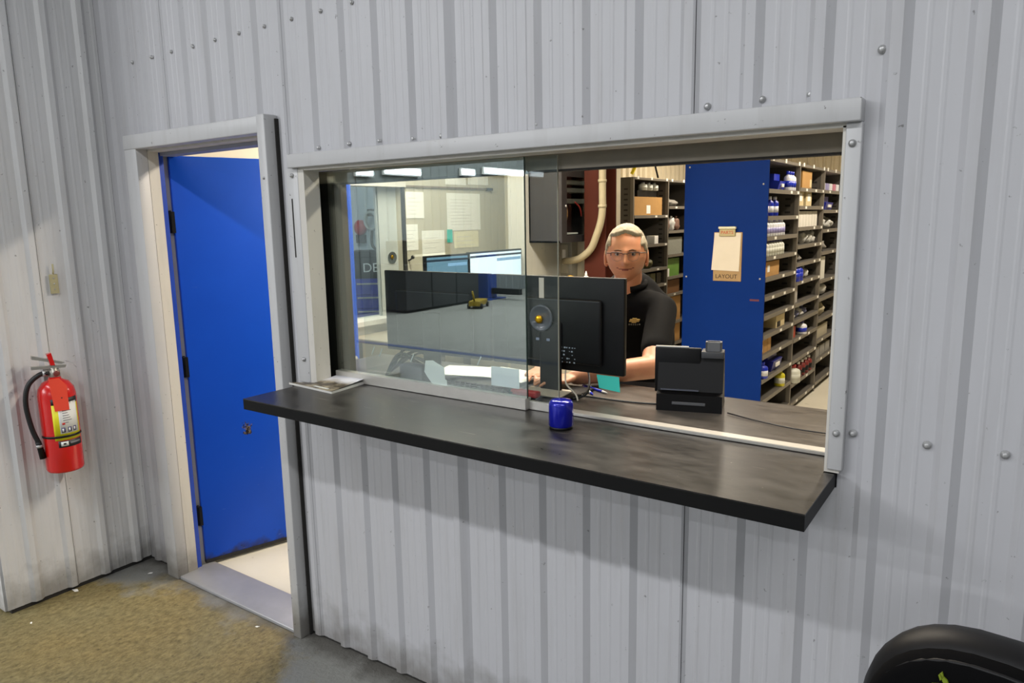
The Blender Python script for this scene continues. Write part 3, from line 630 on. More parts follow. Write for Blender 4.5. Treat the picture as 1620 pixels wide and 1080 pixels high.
def lit_monitor(y0, y1, z0, z1, x, rot, col, strength, lab):
    cy = (y0+y1)/2; o = thing('computer_monitor', lab, 'monitor', (x, cy, .97), math.pi/2+rot); h = (y1-y0)/2; a, b = z0-.97, z1-.97
    MB().bbox(-h, h, 0, .03, a, b, BLACKP, .004, 1).build('housing', o)
    s = MB().box(-h+.012, h-.012, -.0012, .001, a+.015, b-.012, mat('screen_'+lab[:12], col, .3, var=.06, scale=4, emit=strength)).build('screen', o)
    MB().box(-h+.012, h-.012, -.0018, -.0012, b-.040, b-.026, mat('screen_bar', (40, 58, 80), .3, var=0)).build('menu_bar', s)
    MB().box(.0, h-.02, -.0018, -.0012, b-.075, b-.055, mat('screen_tab', (130, 172, 216), .3, var=0, emit=.5)).build('banner', s)
    MB().box(-.03, .03, .03, .045, 0, .3, BLACKP).build('stand_neck', o); MB().bbox(-.11, .11, -.06, .12, 0, .012, BLACKP, .004, 1).build('stand_base', o)
lit_monitor(1.61, 1.995, 1.17, 1.508, -3.05, -.12, (92, 128, 156), .55, 'dim blue lit screen, left of two by the wall')
lit_monitor(2.025, 2.66, 1.16, 1.512, -3.05, 0, (214, 232, 248), 1.1, 'bright white lit screen, right of two by the wall')

# bay beyond the office window
o = thing('tool_cabinet', 'blue tool cabinet with black top seen through far window', 'cabinet', (-6.75, 4.9, 0), .7)
TBL = mat('toolbox_blue', (34, 52, 168), .35); MB().bbox(-.35, .35, -.25, .25, .08, 1.28, TBL, .01, 1).build('body', o); MB().box(-.32, .32, -.22, .22, 0, .08, BLACKP).build('plinth', o)
MB().bbox(-.36, .36, -.26, .26, 1.28, 1.36, BLACKP, .01, 1).box(-.352, .352, -.256, -.25, 1.02, 1.28, BLACKP).build('top', o)
for k in range(5): d_ = MB().bbox(-.32, .32, -.265, -.25, .12+k*.175, .28+k*.175, TBL, .004, 1).build('drawer', o); MB().box(-.3, .3, -.275, -.262, .245+k*.175, .265+k*.175, STEEL).build('handle', d_)
put('lettering', text_mesh('DE', .16, mat('letter_white', (235, 235, 235), .5, var=0)), o, (-.12, -.262, 1.15), (math.pi/2, 0, 0))
p = at(570, 360, 'y', 5.55); o = thing('fire_alarm', 'round red alarm bell on the far bay wall', 'alarm', (p.x, 5.57, p.z)); MB().lathe([(.11, 0), (.11, .04), (.07, .07), (.02, .08)], mat('alarm_red', (190, 50, 50), .4), 20, Matrix.Rotation(math.pi/2, 4, 'X')).build('bell', o); MB().box(-.09, .09, -.03, .005, -.22, -.10, SHELFD).build('box', o)
p = at(580, 349, 'y', 5.4); o = thing('hose_reel', 'pale coiled air hose hanging on the far bay wall', 'hose', (p.x, 5.5, p.z))
HP = mat('hose_pale', (196, 200, 198), .5); MB().box(-.05, .05, -.03, .085, .06, .16, SHELFD).build('hook', o); MB().tube([(.12*math.cos(a*.33), -.03+.001*a, .12*math.sin(a*.33)) for a in range(40)], .022, HP, 8).build('coil', o); MB().tube(smooth_path([(0, 0, -.1), (.02, -.03, -.35), (.18, -.03, -.42), (.02, -.03, -.5), (-.05, -.02, -.95)]), .02, SHELFD, 8).build('hose_tail', o)
o = thing('work_bench', 'dark work bench under the far bay wall', 'bench', (-7.75, 5.0, 0)); MB().bbox(-.5, .45, -.3, .35, .78, .86, BLACKP, .01, 1).build('top', o)
for x in (-.44, .39):
    for y in (-.25, .3): MB().box(x-.03, x+.03, y-.03, y+.03, 0, .78, BLACKP).build('leg', o)
MB().box(-.45, .4, -.2, .3, .2, .24, BLACKP).build('shelf', o)
o = thing('cloth_bundle', 'pale canvas bundle lying on the dark work bench', 'bag', (-7.72, 4.95, .86)); MB().ell((0, 0, .13), (.2, .16, .14), mat('canvas', (170, 168, 146), .9, var=.25, scale=9), 16).ell((.12, .02, .07), (.15, .12, .08), mat('canvas', (170, 168, 146), .9), 14).build('cloth', o)

# ------------------------------------------------------------------ network rack, column, conduit, breaker box
o = thing('server_rack', 'black wall rack with a glass door above the monitors', 'rack', (-3.042, 2.752, 1.55)); o.scale = (1.0, 1.06, 1.06)
RK = mat('rack_black', (46, 45, 47), .5, var=.1)
MB().box(0, .27, 0, .51, 0, .012, RK).box(0, .27, 0, .51, .488, .50, RK).box(0, .27, 0, .012, 0, .50, RK).box(0, .27, .498, .51, 0, .5, RK).box(0, .012, 0, .51, 0, .5, mat('rack_inside', (60, 60, 56), .6)).build('case', o)
d_ = MB().box(.27, .285, 0, .07, 0, .5, RK).box(.27, .285, .44, .51, 0, .5, RK).box(.27, .285, .07, .44, .45, .5, RK).box(.27, .285, .07, .44, 0, .05, RK).build('door', o)
MB().box(.274, .278, .07, .44, .05, .45, GLASS).build('door_glass', d_); MB().ell((.29, .05, .25), (.006, .009, .009), STEEL, 10).build('lock', d_)
for i, z in enumerate((.40, .345, .27)): MB().bbox(.06, .24, .05, .46, z, z+.032, mat('switch_grey', (110, 108, 100) if i < 2 else (70, 70, 68), .5), .003, 1).build('network_switch', o)
MB().box(.10, .24, .08, .12, .07, .10, WHITE).box(.12, .25, .12, .28, .055, .065, WHITE).build('adapter', o)
MB().tube(smooth_path([(.24, .12, .27), (.25, .13, .2), (.23, .12, .10)]), .006, mat('brown_cord', (150, 112, 70), .6), 6).build('cord', o); MB().tube(smooth_path([(.24, .25, .28), (.255, .30, .24), (.25, .33, .18)]), .006, mat('red_cord', (170, 50, 44), .6), 6).build('cord', o)
o = thing('steel_column', 'rust brown steel I-beam column beside the wall rack', 'column', (-2.62, 3.06, 0))
RUST = mat('primer_brown', (66, 26, 14), .65, var=.25, scale=6, spec=.2); MB().box(-.088, .088, -.06, -.045, 0, 3.1, RUST).build('flange', o); MB().box(-.088, .088, .10, .115, 0, 3.1, RUST).build('flange', o); MB().box(-.008, .008, -.045, .10, 0, 3.1, RUST).build('web', o)
cpts = [at(953, 240, 'y', 2.95), at(953, 300, 'y', 2.95), at(953, 330, 'y', 2.95), at(950, 352, 'y', 2.95), at(944, 371, 'y', 2.95), at(935, 393, 'y', 2.96), at(920, 407, 'y', 2.98), at(905, 412, 'y', 3.05), at(893, 413, 'y', 3.2)]
o = thing('conduit_pipe', 'beige bent conduit pipe running down the brown column', 'pipe'); MB().tube([cpts[0]+Vector((0, 0, .8))]+smooth_path(cpts), .027, mat('conduit_beige', (160, 150, 122), .5), 12).build('pipe', o)
for z in (1.80, 1.98): MB().tube([(-2.532, 2.95, z), (-2.532, 2.95, z+.02)], .032, mat('conduit_beige', (160, 150, 122), .5), 12).build('coupling', o)
o = thing('breaker_box', 'grey electrical breaker box below the wall rack', 'electrical box', (-3.03, 3.298, 1.26), 0)
EB = mat('box_grey', (150, 150, 140), .5); MB().bbox(-.12, .09, -.09, 0, 0, .285, EB, .004, 1).build('case', o); d_ = MB().bbox(-.085, .06, -.098, -.09, .03, .26, mat('box_pale', (176, 174, 160), .5), .002, 1).build('door', o); MB().box(.01, .04, -.104, -.098, .10, .22, WHITE).build('switch', d_)
o = thing('side_counter', 'beige back counter below the electrical box', 'counter', (-2.76, 3.0, 0)); MB().bbox(-.20, .19, -.18, -.012, 1.19, 1.23, CARDL, .004, 1).build('top', o); MB().box(-.19, .18, -.16, -.014, 0, 1.19, OFFGREY).build('cabinet', o)
o = thing('squeeze_bottle', 'small white squeeze bottle on the back counter', 'bottle', (-2.655, 2.93, 1.23)); MB().lathe([(.026, 0), (.028, .01), (.028, .055), (.012, .07)], WHITE, 14).build('body', o); MB().lathe([(.010, .07), (.009, .085), (.003, .105)], WHITE, 12).build('nozzle', o)
o = thing('work_gloves', 'dark and yellow gloves heap on the back counter', 'gloves', (-2.79, 2.93, 1.23))
MB().tube(smooth_path([(-.04, 0, .02), (-.01, 0, .05), (.04, 0, .04)]), [.02]*13, mat('glove_yellow', (196, 150, 50), .8), 8).build('glove', o); MB().tube(smooth_path([(-.05, -.02, .02), (-.01, -.03, .045), (.03, -.03, .01)]), [.018]*13, mat('glove_black', (34, 30, 28), .8), 8).build('glove', o)

# ------------------------------------------------------------------ parts shelving
TAGW = mat('tag_white', (238, 236, 226), .6, var=0)
def shelving(name, lab, x, y0, bays, bw, depth, top, levels, tags, end=None, endmat=None):
    """row of shelving whose open face looks to +x at x; depth goes to -x"""
    r = thing(name, lab, 'shelving', (x, y0, 0))
    L = bays*bw
    for k in range(bays+1):
        u = MB().box(-.035, 0, k*bw-.012, k*bw+.012, 0, top, SHELFG).box(-depth, -.035, k*bw-.008, k*bw+.008, 0, top, SHELFD).build('upright', r)
        sl = MB()
        for z in [0.25+.055*i for i in range(int((top-.3)/.055))]:
            for xx in (-.09, -depth+.06): sl.box(xx-.022, xx+.022, k*bw-.0095, k*bw+.0095, z, z+.016, mat('slot_dark', (34, 32, 30), .7, var=0))
        if k < bays+1: p = sl.build('slot_row', u); p['kind'] = 'stuff'
    MB().box(-depth-.004, -depth, 0, L, 0, top, SHELFD).build('back_panel', r)
    for b in range(bays):
        MB().box(-depth, .004, b*bw+.013, (b+1)*bw-.013, top-.022, top, SHELFG).build('top_shelf', r)
        for z in levels[b]:
            s = MB().box(-depth, 0, b*bw+.0125, (b+1)*bw-.0125, z-.006, z, SHELFD).box(.0, .004, b*bw+.0125, (b+1)*bw-.0125, z-.030, z+.002, SHELFG).build('shelf', r)
            for q in tags(b, z): MB().box(.004, .0055, b*bw+q*bw-.028, b*bw+q*bw+.028, z-.024, z-.003, TAGW).build('label_tag', s)
        for q in (.1, .48, .93): MB().box(.004, .006, b*bw+q*bw-.022, b*bw+q*bw+.022, top-.018, top+.012, TAGW).build('label_tag', r)
    if end: MB().bbox(-depth-.008, .008, -.022, -.012, 0, top+.012, endmat, .002, 1).build('end_panel', r)
    return r
SX, SY, SB = -1.57, 3.735, .92
LV = [[1.915, 1.715, 1.562, 1.412, 1.252, 1.105, .957, .807, .652, .46, .29, .09], [1.945, 1.794, 1.615, 1.46, 1.308, 1.147, .956, .807, .644, .454, .243, .07], [1.945, 1.76, 1.575, 1.363, 1.09, .912, .705, .50, .305, .08], [1.93, 1.73, 1.53, 1.32, 1.1, .9, .7, .5, .3, .08]]
rt_ = random.Random(5)
def tg1(b, z): return [rt_.choice((.55, .62, .7))]*(rt_.random() < .55) + [.93]*(rt_.random() < .8) + [.25]*(rt_.random() < (.15 if b == 0 else .4))
sh1 = shelving('shelving_unit', 'grey parts shelving row with a blue end panel', SX, SY, 4, SB, .63, 2.14, LV, tg1, True, SHELFB)
for x, z in ((-.60, 2.10), (-.03, 1.95), (-.61, 1.25), (-.03, 1.25)): MB().lathe([(.008, 0), (.007, .004)], STEEL, 8, Matrix.Rotation(math.pi/2, 4, 'X')).build('rivet', sh1, (x, -.022, z))
MB().box(-.10, -.03, -.0226, -.0219, 1.08, 1.095, mat('red_scuff', (92, 44, 60), .6)).build('scuff', sh1)
S2X, S2Y = -3.40, 5.30
LV2 = [[1.74, 1.42, 1.145, .955, .7, .45, .2], [1.84, 1.557, 1.277, 1.017, .81, .465, .2], [1.8, 1.5, 1.2, .9, .6, .3], [1.8, 1.5, 1.2, .9, .6, .3]]
shelving('shelving_unit', 'plain grey parts shelving row behind the clerk', S2X, S2Y, 4, .92, .46, 2.14, LV2, tg1)

# clipboard on the blue end panel
o = thing('clipboard', 'brown clipboard with paper hung on the blue end panel', 'clipboard', (-1.846, SY-.0225, 1.225), 0)
HB = mat('hardboard', (160, 132, 92), .6, var=.12); MB().bbox(-.115, .105, -.006, 0, 0, .375, HB, .003, 1).build('board', o)
MB().prism([(-.128, .085), (.088, .078), (.095, .37), (-.108, .37)], 'y', -.010, -.0065, mat('aged_paper', (214, 206, 190), .8, var=.08, scale=8)).build('paper_pad', o)
cl = MB().bbox(-.07, .055, -.022, -.010, .345, .400, mat('clip_brass', (196, 184, 140), .35, .6), .003, 1).bbox(-.075, .060, -.03, -.008, .400, .418, mat('clip_pale', (230, 226, 196), .4, .3), .003, 1).build('clip', o)
put('lettering', text_mesh('PARTS', .034, mat('letter_red', (190, 60, 30), .6, var=0)), o, (-.008, -.0225, .372), (math.pi/2, 0, 0))
put('lettering', text_mesh('LAYOUT', .044, mat('letter_ink', (52, 40, 28), .7, var=0)), o, (-.01, -.0066, .036), (math.pi/2, 0, 0))

# stock on the shelves ------------------------------------------------
_bm = {}
def item_box(loc, w, d, h, mt, lab, cat='box', group=None, rz=0, sticker=None):
    """w along the shelf (y), d into it (x), h up; loc = front centre base"""
    r = thing('stock_box', lab, cat, loc, rz, group)
    MB().box(-d, 0, -w/2, w/2, 0, h, mt).build('carton', r)
    MB().box(-d, .0006, -.012, .012, h, h+.0008, mat('packing_tape', (200, 176, 120), .5)).build('tape', r)
    if sticker: MB().box(.0, .0012, sticker[0]-sticker[2], sticker[0]+sticker[2], h*sticker[1], h*(sticker[1]+.45), sticker[3]).build('sticker', r)
    return r
def item_bottle(loc, r_, h, body, cap, lab, group=None, band=None):
    key = (r_, h, body.name, cap.name)
    if key not in _bm:
        _bm[key] = (MB().lathe([(r_*.9, 0), (r_, .006), (r_, h*.62), (r_*.85, h*.72), (r_*.4, h*.80), (r_*.4, h*.84)], body, 12).mesh('body'),
                    MB().lathe([(r_*.46, h*.83), (r_*.46, h), (r_*.3, h)], cap, 10).mesh('cap'),
                    MB().lathe([(r_*1.01, h*.18), (r_*1.01, h*.5)], band or body, 12).mesh('wrap'))
    o = thing('stock_bottle', lab, 'bottle', loc, 0, group)
    put('body', _bm[key][0], o); put('cap', _bm[key][1], o); put('wrap_label', _bm[key][2], o)
def item_bag(loc, s, mt, lab, group=None, seed=0):
    bm = bmesh.new(); bmesh.ops.create_icosphere(bm, subdivisions=3, radius=1)
    for v in bm.verts:
        k = 1+.35*noise.noise(v.co*1.9+Vector((seed*3.1, 0, 0)))+.12*noise.noise(v.co*5+Vector((seed, 0, 0)))
        v.co = Vector((v.co.x*s[0]*k-s[0], v.co.y*s[1]*k, max(0, (v.co.z*k+.85))*s[2]))
    o = thing('parts_bag', lab, 'bag', loc, 0, group); MB().bm(bm, mt, None, True).build('bag_body', o)
    MB().tube([(-s[0], 0, s[2]*1.7), (-s[0]*.9, .01, s[2]*2.1)], [s[0]*.12, s[0]*.3], mt, 8).build('bag_neck', o)
def item_bin(loc, w, d, h, mt, lab):
    o = thing('parts_bin', lab, 'bin', loc, 0)
    MB().prism([(-d, 0), (0, 0), (.02, h*.55), (-.03, h*.6), (-.03, h), (-d, h)], 'y', -w/2, w/2, mt).build('tub', o); MB().box(.012, .022, -w*.2, w*.2, h*.2, h*.4, TAGW).build('tag', o)
BLU = mat('bottle_blue', (30, 52, 180), .3); WB = mat('bottle_white', (224, 226, 232), .35, var=.03); PUR = mat('bottle_lilac', (150, 146, 196), .4); NAV = mat('cap_navy', (30, 30, 80), .4)
GRN = mat('pale_green_white', (206, 208, 196), .5); CLR = mat('poly_bag', (206, 206, 200), .35, var=.2, scale=12); GRYB = mat('grey_bag', (140, 136, 128), .5, var=.3, scale=10)
def S1(b, f, z, inset=.03): return (SX-inset, SY+(b+f)*SB, z)
L0, L1, L2 = LV[0], LV[1], LV[2]
item_bin(S1(0, .55, L0[0], .05), .16, .3, .13, BLU, 'blue bin on the top shelf nearest the blue panel')
for i in range(3): item_bottle(S1(0, .70+.075*i, L0[0]), .032, .155, WB, BLU, ORD[i]+' white bottle with blue shoulder on the first bay top shelf', 'top shelf bottles', BLU)
for i in range(5): item_bottle(S1(0, .10+.075*i, L0[1], .05+.02*(i % 2)), .030, .15, BLU, WB, ORD[i]+' slim blue bottle from the blue panel on second shelf', 'second shelf blue bottles', WB)
for i in range(7): item_bottle(S1(0, .07+.078*i, L0[2]), .034, .135, WB, PUR if i % 2 else WB, ORD[i]+' white bottle from the blue panel on third shelf', 'third shelf white bottles', BLU if i == 5 else PUR)
for i in range(7): item_bottle(S1(0, .07+.078*i, L0[3]), .034, .125, GRN, NAV, ORD[i]+' pale dark-capped bottle from the blue panel on fourth shelf', 'fourth shelf pale bottles')
item_box(S1(0, .30, L0[4]), .44, .3, .115, CARD, 'tan carton with two white stickers on fifth shelf', sticker=(-.08, .3, .03, WHITE))
item_box(S1(0, .22, L0[5], .2), .2, .2, .07, mat('dim_grey', (74, 74, 78), .6), 'low dark grey carton on the sixth shelf')
item_box(S1(0, .40, L0[6], .2), .3, .2, .06, BLACKP, 'low black carton on the seventh shelf')
item_box(S1(0, .66, L0[7]), .26, .2, .10, CARDL, 'yellowish carton with black patch on eighth shelf', sticker=(-.05, .05, .05, BLACKP))
for i in range(3): item_box(S1(0, .10+.115*i, L0[8]), .098, .3, .13, CARD, '%s brown carton of three on ninth shelf' % ('left', 'middle', 'right')[i], group='three brown cartons', sticker=(0, .1, .03, WHITE) if i == 0 else None)
item_bottle(S1(0, .13, L0[9]), .05, .13, BLU, BLU, 'small round blue jar with white label on tenth shelf', None, WB)
item_bin(S1(0, .56, L0[9]), .26, .25, .155, mat('bin_navy', (24, 30, 120), .4), 'dark blue bin on the tenth shelf')
item_bottle(S1(0, .72, L0[10]), .045, .145, mat('bottle_yellow', (206, 196, 40), .4), mat('bottle_yellow', (206, 196, 40), .4), 'bright yellow bottle on the low shelf', None, GRN)
item_box(S1(1, .40, L1[0]), .34, .35, .15, CARD, 'open brown carton on the top shelf of second bay', sticker=(.13, .1, .035, CARDL))
for i in range(2): item_box(S1(1, .18+.32*i, L1[1]), .2, .3, .145, CARDL, '%s cream carton of a pair in second bay' % ('left', 'right')[i], group='cream cartons', sticker=(0, .3, .05, WHITE))
for i in range(7): item_box(S1(1, .14+.115*i, L1[2]), .098, .3, .135, mat('white_carton', (228, 224, 212), .7, var=.03), ORD[i]+' white carton in the row on second bay third shelf', group='row of white cartons')
for i in range(3): item_bag(S1(1, .52+.16*i, L1[3]), (.08, .055, .06), CLR, '%s clear parts bag heaped on a middle shelf' % ('left', 'middle', 'right')[i], 'clear bags', i)
item_bag(S1(1, .30, L1[4]), (.12, .10, .05), GRYB, 'dark grey bag on the fifth shelf of second bay', None, 5)
for i in range(2): item_bottle(S1(1, .10+.11*i, L1[5]), .045, .15, BLU, BLU, ORD[i]+' plain blue bottle of two in the second bay', 'two blue bottles')
item_bag(S1(1, .60, L1[5]), (.05, .04, .05), CLR, 'small pale parts bag beside the blue bottles', None, 8)
item_box(S1(1, .15, L1[6]), .14, .25, .15, mat('grey_carton', (170, 166, 158), .7), 'upright grey carton on the seventh shelf of second bay')
for i in range(4): item_bag(S1(1, .15+.16*i, L1[7]), (.055, .06, .04), CLR if i % 2 == 0 else mat('bluish_bag', (120, 124, 160), .4, var=.2), ORD[i]+' small wrapped part on the second bay eighth shelf', 'small wrapped parts', 10+i)
item_box(S1(1, .15, L1[8]), .13, .2, .10, mat('carton_red', (176, 72, 48), .7), 'small red carton on the ninth shelf of second bay')
item_bottle(S1(1, .45, L1[8]), .05, .12, WB, NAV, 'white tub with dark cap beside red carton', None, BLU)
item_bottle(S1(1, .16, L1[10]), .075, .16, GRN, mat('tub_red', (150, 34, 34), .4), 'white tub with a red lid on low shelf')
for i in range(4): item_bottle(S1(1, .40+.14*i, L1[10]), .035, .15, mat('dark_red_bottle', (120, 42, 40), .4), TAGW, ORD[i]+' dark red bottle after the red-lidded tub on low shelf', 'dark red bottles', BLACKP)
for i in range(5): item_box(S1(2, .12+.17*i, L2[0]), .13, .2, .07, (WB, PUR, WB, mat('pinkish_carton', (190, 120, 140), .6), WB)[i], '%s pastel carton on top shelf of third bay' % ('first', 'second', 'third', 'fourth', 'fifth')[i], group='pastel cartons')
item_bin(S1(2, .35, L2[1]), .3, .3, .13, mat('bin_navy2', (28, 36, 140), .4), 'blue bin on the second shelf of third bay')
for i in range(2): item_bag(S1(2, .25+.35*i, L2[2]), (.1, .13, .06), CLR, '%s white bag on third shelf of third bay' % ('left', 'right')[i], 'white bags third bay', 20+i)
item_bag(S1(2, .35, L2[3]), (.11, .16, .06), GRYB, 'grey bag on the fourth shelf of third bay', None, 31)
item_box(S1(2, .22, L2[4]), .26, .25, .22, mat('tall_white', (214, 212, 200), .7), 'tall white carton on the fifth shelf of third bay')
item_bag(S1(2, .45, L2[5]), (.1, .2, .07), CLR, 'large white bag on the sixth shelf of third bay', None, 41)
item_bag(S1(2, .40, L2[6]), (.1, .2, .07), mat('beige_bag', (190, 180, 150), .6, var=.2), 'beige bag on the seventh shelf of third bay', None, 43)
item_box(S1(2, .38, L2[7]), .5, .25, .12, mat('dull_beige', (172, 164, 142), .7), 'wide beige carton on the eighth shelf of third bay')
for i in range(3): item_box(S1(2, .2+.26*i, L2[8]), .2, .25, .10, mat('dull_grey', (150, 148, 142), .7), '%s grey carton on the ninth shelf of third bay' % ('left', 'middle', 'right')[i], group='grey cartons')
def S2(b, f, z, inset=.03): return (S2X-inset, S2Y+(b+f)*.92, z)
A, B = LV2[0], LV2[1]
item_box(S2(0, .45, A[0]), .78, .35, .20, CARD, 'wide tan carton with white label behind the clerk', sticker=(.02, .1, .05, WHITE))
item_box(S2(0, .50, A[0]+.201, .06), .5, .25, .07, BLACKP, 'flat black case on top of the tan carton')
for i in range(3): item_bottle(S2(0, .42+.16*i, A[0]+.272, .08), .05, .09, GRN, mat('grey_cap', (150, 150, 146), .5), ORD[i]+' short pale can on the black case behind clerk', 'pale cans')
item_box(S2(0, .72, A[1]), .10, .1, .09, WHITE, 'small white carton on the shelf right of the clerk')
item_bag(S2(0, .60, A[2]), (.06, .07, .06), mat('olive_bag', (96, 92, 56), .6, var=.3), 'dark olive bag on the shelf beside clerk', None, 51)
for i in range(4): item_box(S2(0, .30+.17*i, A[3]), .12, .25, .13, (CARD, BLACKP, mat('olive_carton', (110, 110, 74), .7), BLACKP)[i], '%s carton in the mixed row beside the clerk neck' % ('tan', 'black', 'olive', 'last black')[i], group='mixed carton row')
item_bag(S2(1, .28, B[0]), (.1, .16, .045), GRYB, 'grey bag on the upper right shelf behind clerk', None, 55)
for i in range(3): item_bag(S2(1, .12+.16*i, B[1]), (.05, .06, .08), (mat('brownish_bag', (120, 90, 76), .6, var=.3), CLR, mat('brownish_bag', (120, 90, 76), .6))[i], '%s small bundle on the shelf beside the blue panel' % ('left', 'pale middle', 'right')[i], None, 60+i)
item_box(S2(1, .28, B[2]), .5, .3, .20, mat('perforated_grey', (150, 152, 142), .6, var=.3, scale=60), 'grey speckled tray on the shelf beside the blue panel')
item_box(S2(1, .26, B[3]), .38, .3, .21, mat('green_carton', (104, 150, 62), .6), 'green and white carton on the shelf beside blue panel', sticker=(-.15, .0, .04, WHITE))
item_box(S2(1, .26, B[4]), .42, .3, .16, mat('brown_carton', (122, 84, 48), .8), 'brown carton under the green carton')
item_box(S2(1, .28, B[5]), .48, .3, .30, CARD, 'tall tan carton right of the clerk shoulder')
item_box(S2(1, .28, B[6]), .48, .3, .22, CARD, 'lowest tan carton right of the clerk elbow')
p0, p1 = at(1010, 250, 'y', 5.9), at(1000, 277, 'y', 5.9)
tag(MB().box(-.016, .016, -.01, .01, -.09, .12, mat('yellow_tag', (236, 214, 20), .6)).build('yellow_strip', None, ((p0+p1)/2).to_tuple(), (0, .5, 0)), 'yellow strip slanting above the rear grey shelving', 'strip')
tag(MB().tube([at(1033, 235, 'y', 6.5), at(1036, 260, 'y', 6.5), at(1041, 281, 'y', 6.6)], .012, CABLE, 6).build('cable'), 'dark cable hanging above the rear grey shelving', 'cable')

# ------------------------------------------------------------------ clerk
SKIN = None
t = NT('skin'); c = t.mix(t.noise(30, 4), s2l((194, 130, 96)), s2l((212, 152, 116))); t.col(c); t.b.inputs['Roughness'].default_value = .45
t.b.inputs['Subsurface Weight'].default_value = .15; t.b.inputs['Subsurface Radius'].default_value = (.01, .004, .002); SKIN = t.m
LIP = mat('lips', (132, 70, 58), .5, var=.05); SHIRT = mat('black_polo', (7, 7, 8), .85, var=.2, scale=12, spec=.15); HAIR = mat('grey_hair', (152, 142, 120), .7, var=.35, scale=90, bump=.4)
HC = Vector((-1.362, .955, 1.573)); HR = .40      # head centre, turn to the viewer
def blob(parts, voxel, smooth=6, mt=None, name='body'):
    """union of tapered capsules / ellipsoids made into one continuous surface"""
    mb = MB()
    for kind, *a in parts:
        if kind == 'c':
            p, q, r0, r1 = a; p = Vector(p); q = Vector(q); d = q-p; n = 10
            pts = [p-d.normalized()*r0*math.cos(math.pi/2*i/5) for i in range(1, 5)]; rs = [max(r0*math.sin(math.pi/2*i/5), .001) for i in range(1, 5)]
            pts += [p+d*i/n for i in range(n+1)]; rs += [r0+(r1-r0)*i/n for i in range(n+1)]
            pts += [q+d.normalized()*r1*math.sin(math.pi/2*i/5) for i in range(1, 5)]; rs += [r1*math.cos(math.pi/2*i/5) for i in range(1, 5)]
            mb.tube(pts, rs, mt, 16)
        else: mb.ell(a[0], a[1], mt, 24, a[2] if len(a) > 2 else None)
    o = put('tmp', mb.mesh('tmp')); md = o.modifiers.new('r', 'REMESH'); md.mode = 'VOXEL'; md.voxel_size = voxel; md.use_smooth_shade = True
    sm = o.modifiers.new('s', 'SMOOTH'); sm.iterations = smooth; sm.factor = .5
    me = D.meshes.new_from_object(o.evaluated_get(bpy.context.evaluated_depsgraph_get())); D.objects.remove(o)
    me.materials.clear(); me.materials.append(mt); me.name = name; return me
person = thing('person', 'clerk in a black polo and glasses leaning behind the counter', 'person', (-1.40, 1.06, 0))
inv = Matrix.Translation((1.40, -1.06, 0))
def W(*p): return inv @ Vector(p)
shL, elL, wrL = Vector((-1.200, .962, 1.350)), Vector((-1.118, .690, 1.165)), Vector((-1.315, .445, 1.150))
shR, elR, wrR = Vector((-1.545, 1.080, 1.335)), Vector((-1.66, .80, 1.165)), Vector((-1.50, .50, 1.150))
def hand(w, d, up_=Vector((0, 0, 1)), side=1):
    d = d.normalized(); s = d.cross(up_).normalized()*side; parts = []
    palm = w+d*.05
    for k in range(4): parts.append(('c', w+s*(.010*(k-1.5)), w+d*.085+s*(.021*(k-1.5)), .015, .0115))
    for k, L in enumerate((.062, .075, .070, .052)):
        b_ = w+d*.09+s*(.0215*(k-1.5)); m_ = b_+d*L*.55+s*.002*(k-1.5)+up_*.006; e_ = m_+d*L*.45-up_*.012
        parts += [('c', b_, m_, .0088, .0080), ('c', m_, e_, .0080, .0068)]
    b_ = w+d*.025-s*.026; m_ = b_+d*.035-s*.022; e_ = m_+d*.032-s*.004
    return parts + [('c', w+d*.01, b_, .014, .014), ('c', b_, m_, .0115, .0098), ('c', m_, e_, .0098, .0078)]
torsoR = Matrix.Translation((-1.385, 1.045, 1.16)) @ Matrix.Rotation(.35, 4, 'Z')
arms = []
for sh, el, wr, sd in ((shL, elL, wrL, 1), (shR, elR, wrR, -1)):
    arms += [('c', W(*sh), W(*el), .054, .046), ('c', W(*el), W(*(el+(wr-el)*.35)), .046, .043), ('c', W(*(el+(wr-el)*.35)), W(*wr), .043, .029)]
    arms += [(a[0], W(*a[1]), W(*a[2]), a[3], a[4]) for a in hand(wr, (wr-el), side=sd)]
neck = [('c', W(-1.385, 1.01, 1.36), W(-1.362, .975, 1.50), .062, .058)]
tor = [('e', (0, 0, .05), (.165, .10, .26), inv @ torsoR), ('c', W(-1.30, 1.00, 1.37), W(-1.47, 1.06, 1.37), .04, .04)]
legs = [('c', W(-1.30, 1.10, .92), W(-1.28, 1.08, .50), .085, .062), ('c', W(-1.28, 1.08, .50), W(-1.28, 1.12, .10), .060, .042), ('c', W(-1.48, 1.16, .92), W(-1.48, 1.14, .50), .085, .062), ('c', W(-1.48, 1.14, .50), W(-1.47, 1.18, .10), .060, .042), ('e', (0, 0, -.2), (.155, .11, .12), inv @ torsoR)]
body = blob(arms+neck+tor+legs, .0062, 4, SKIN, 'body')
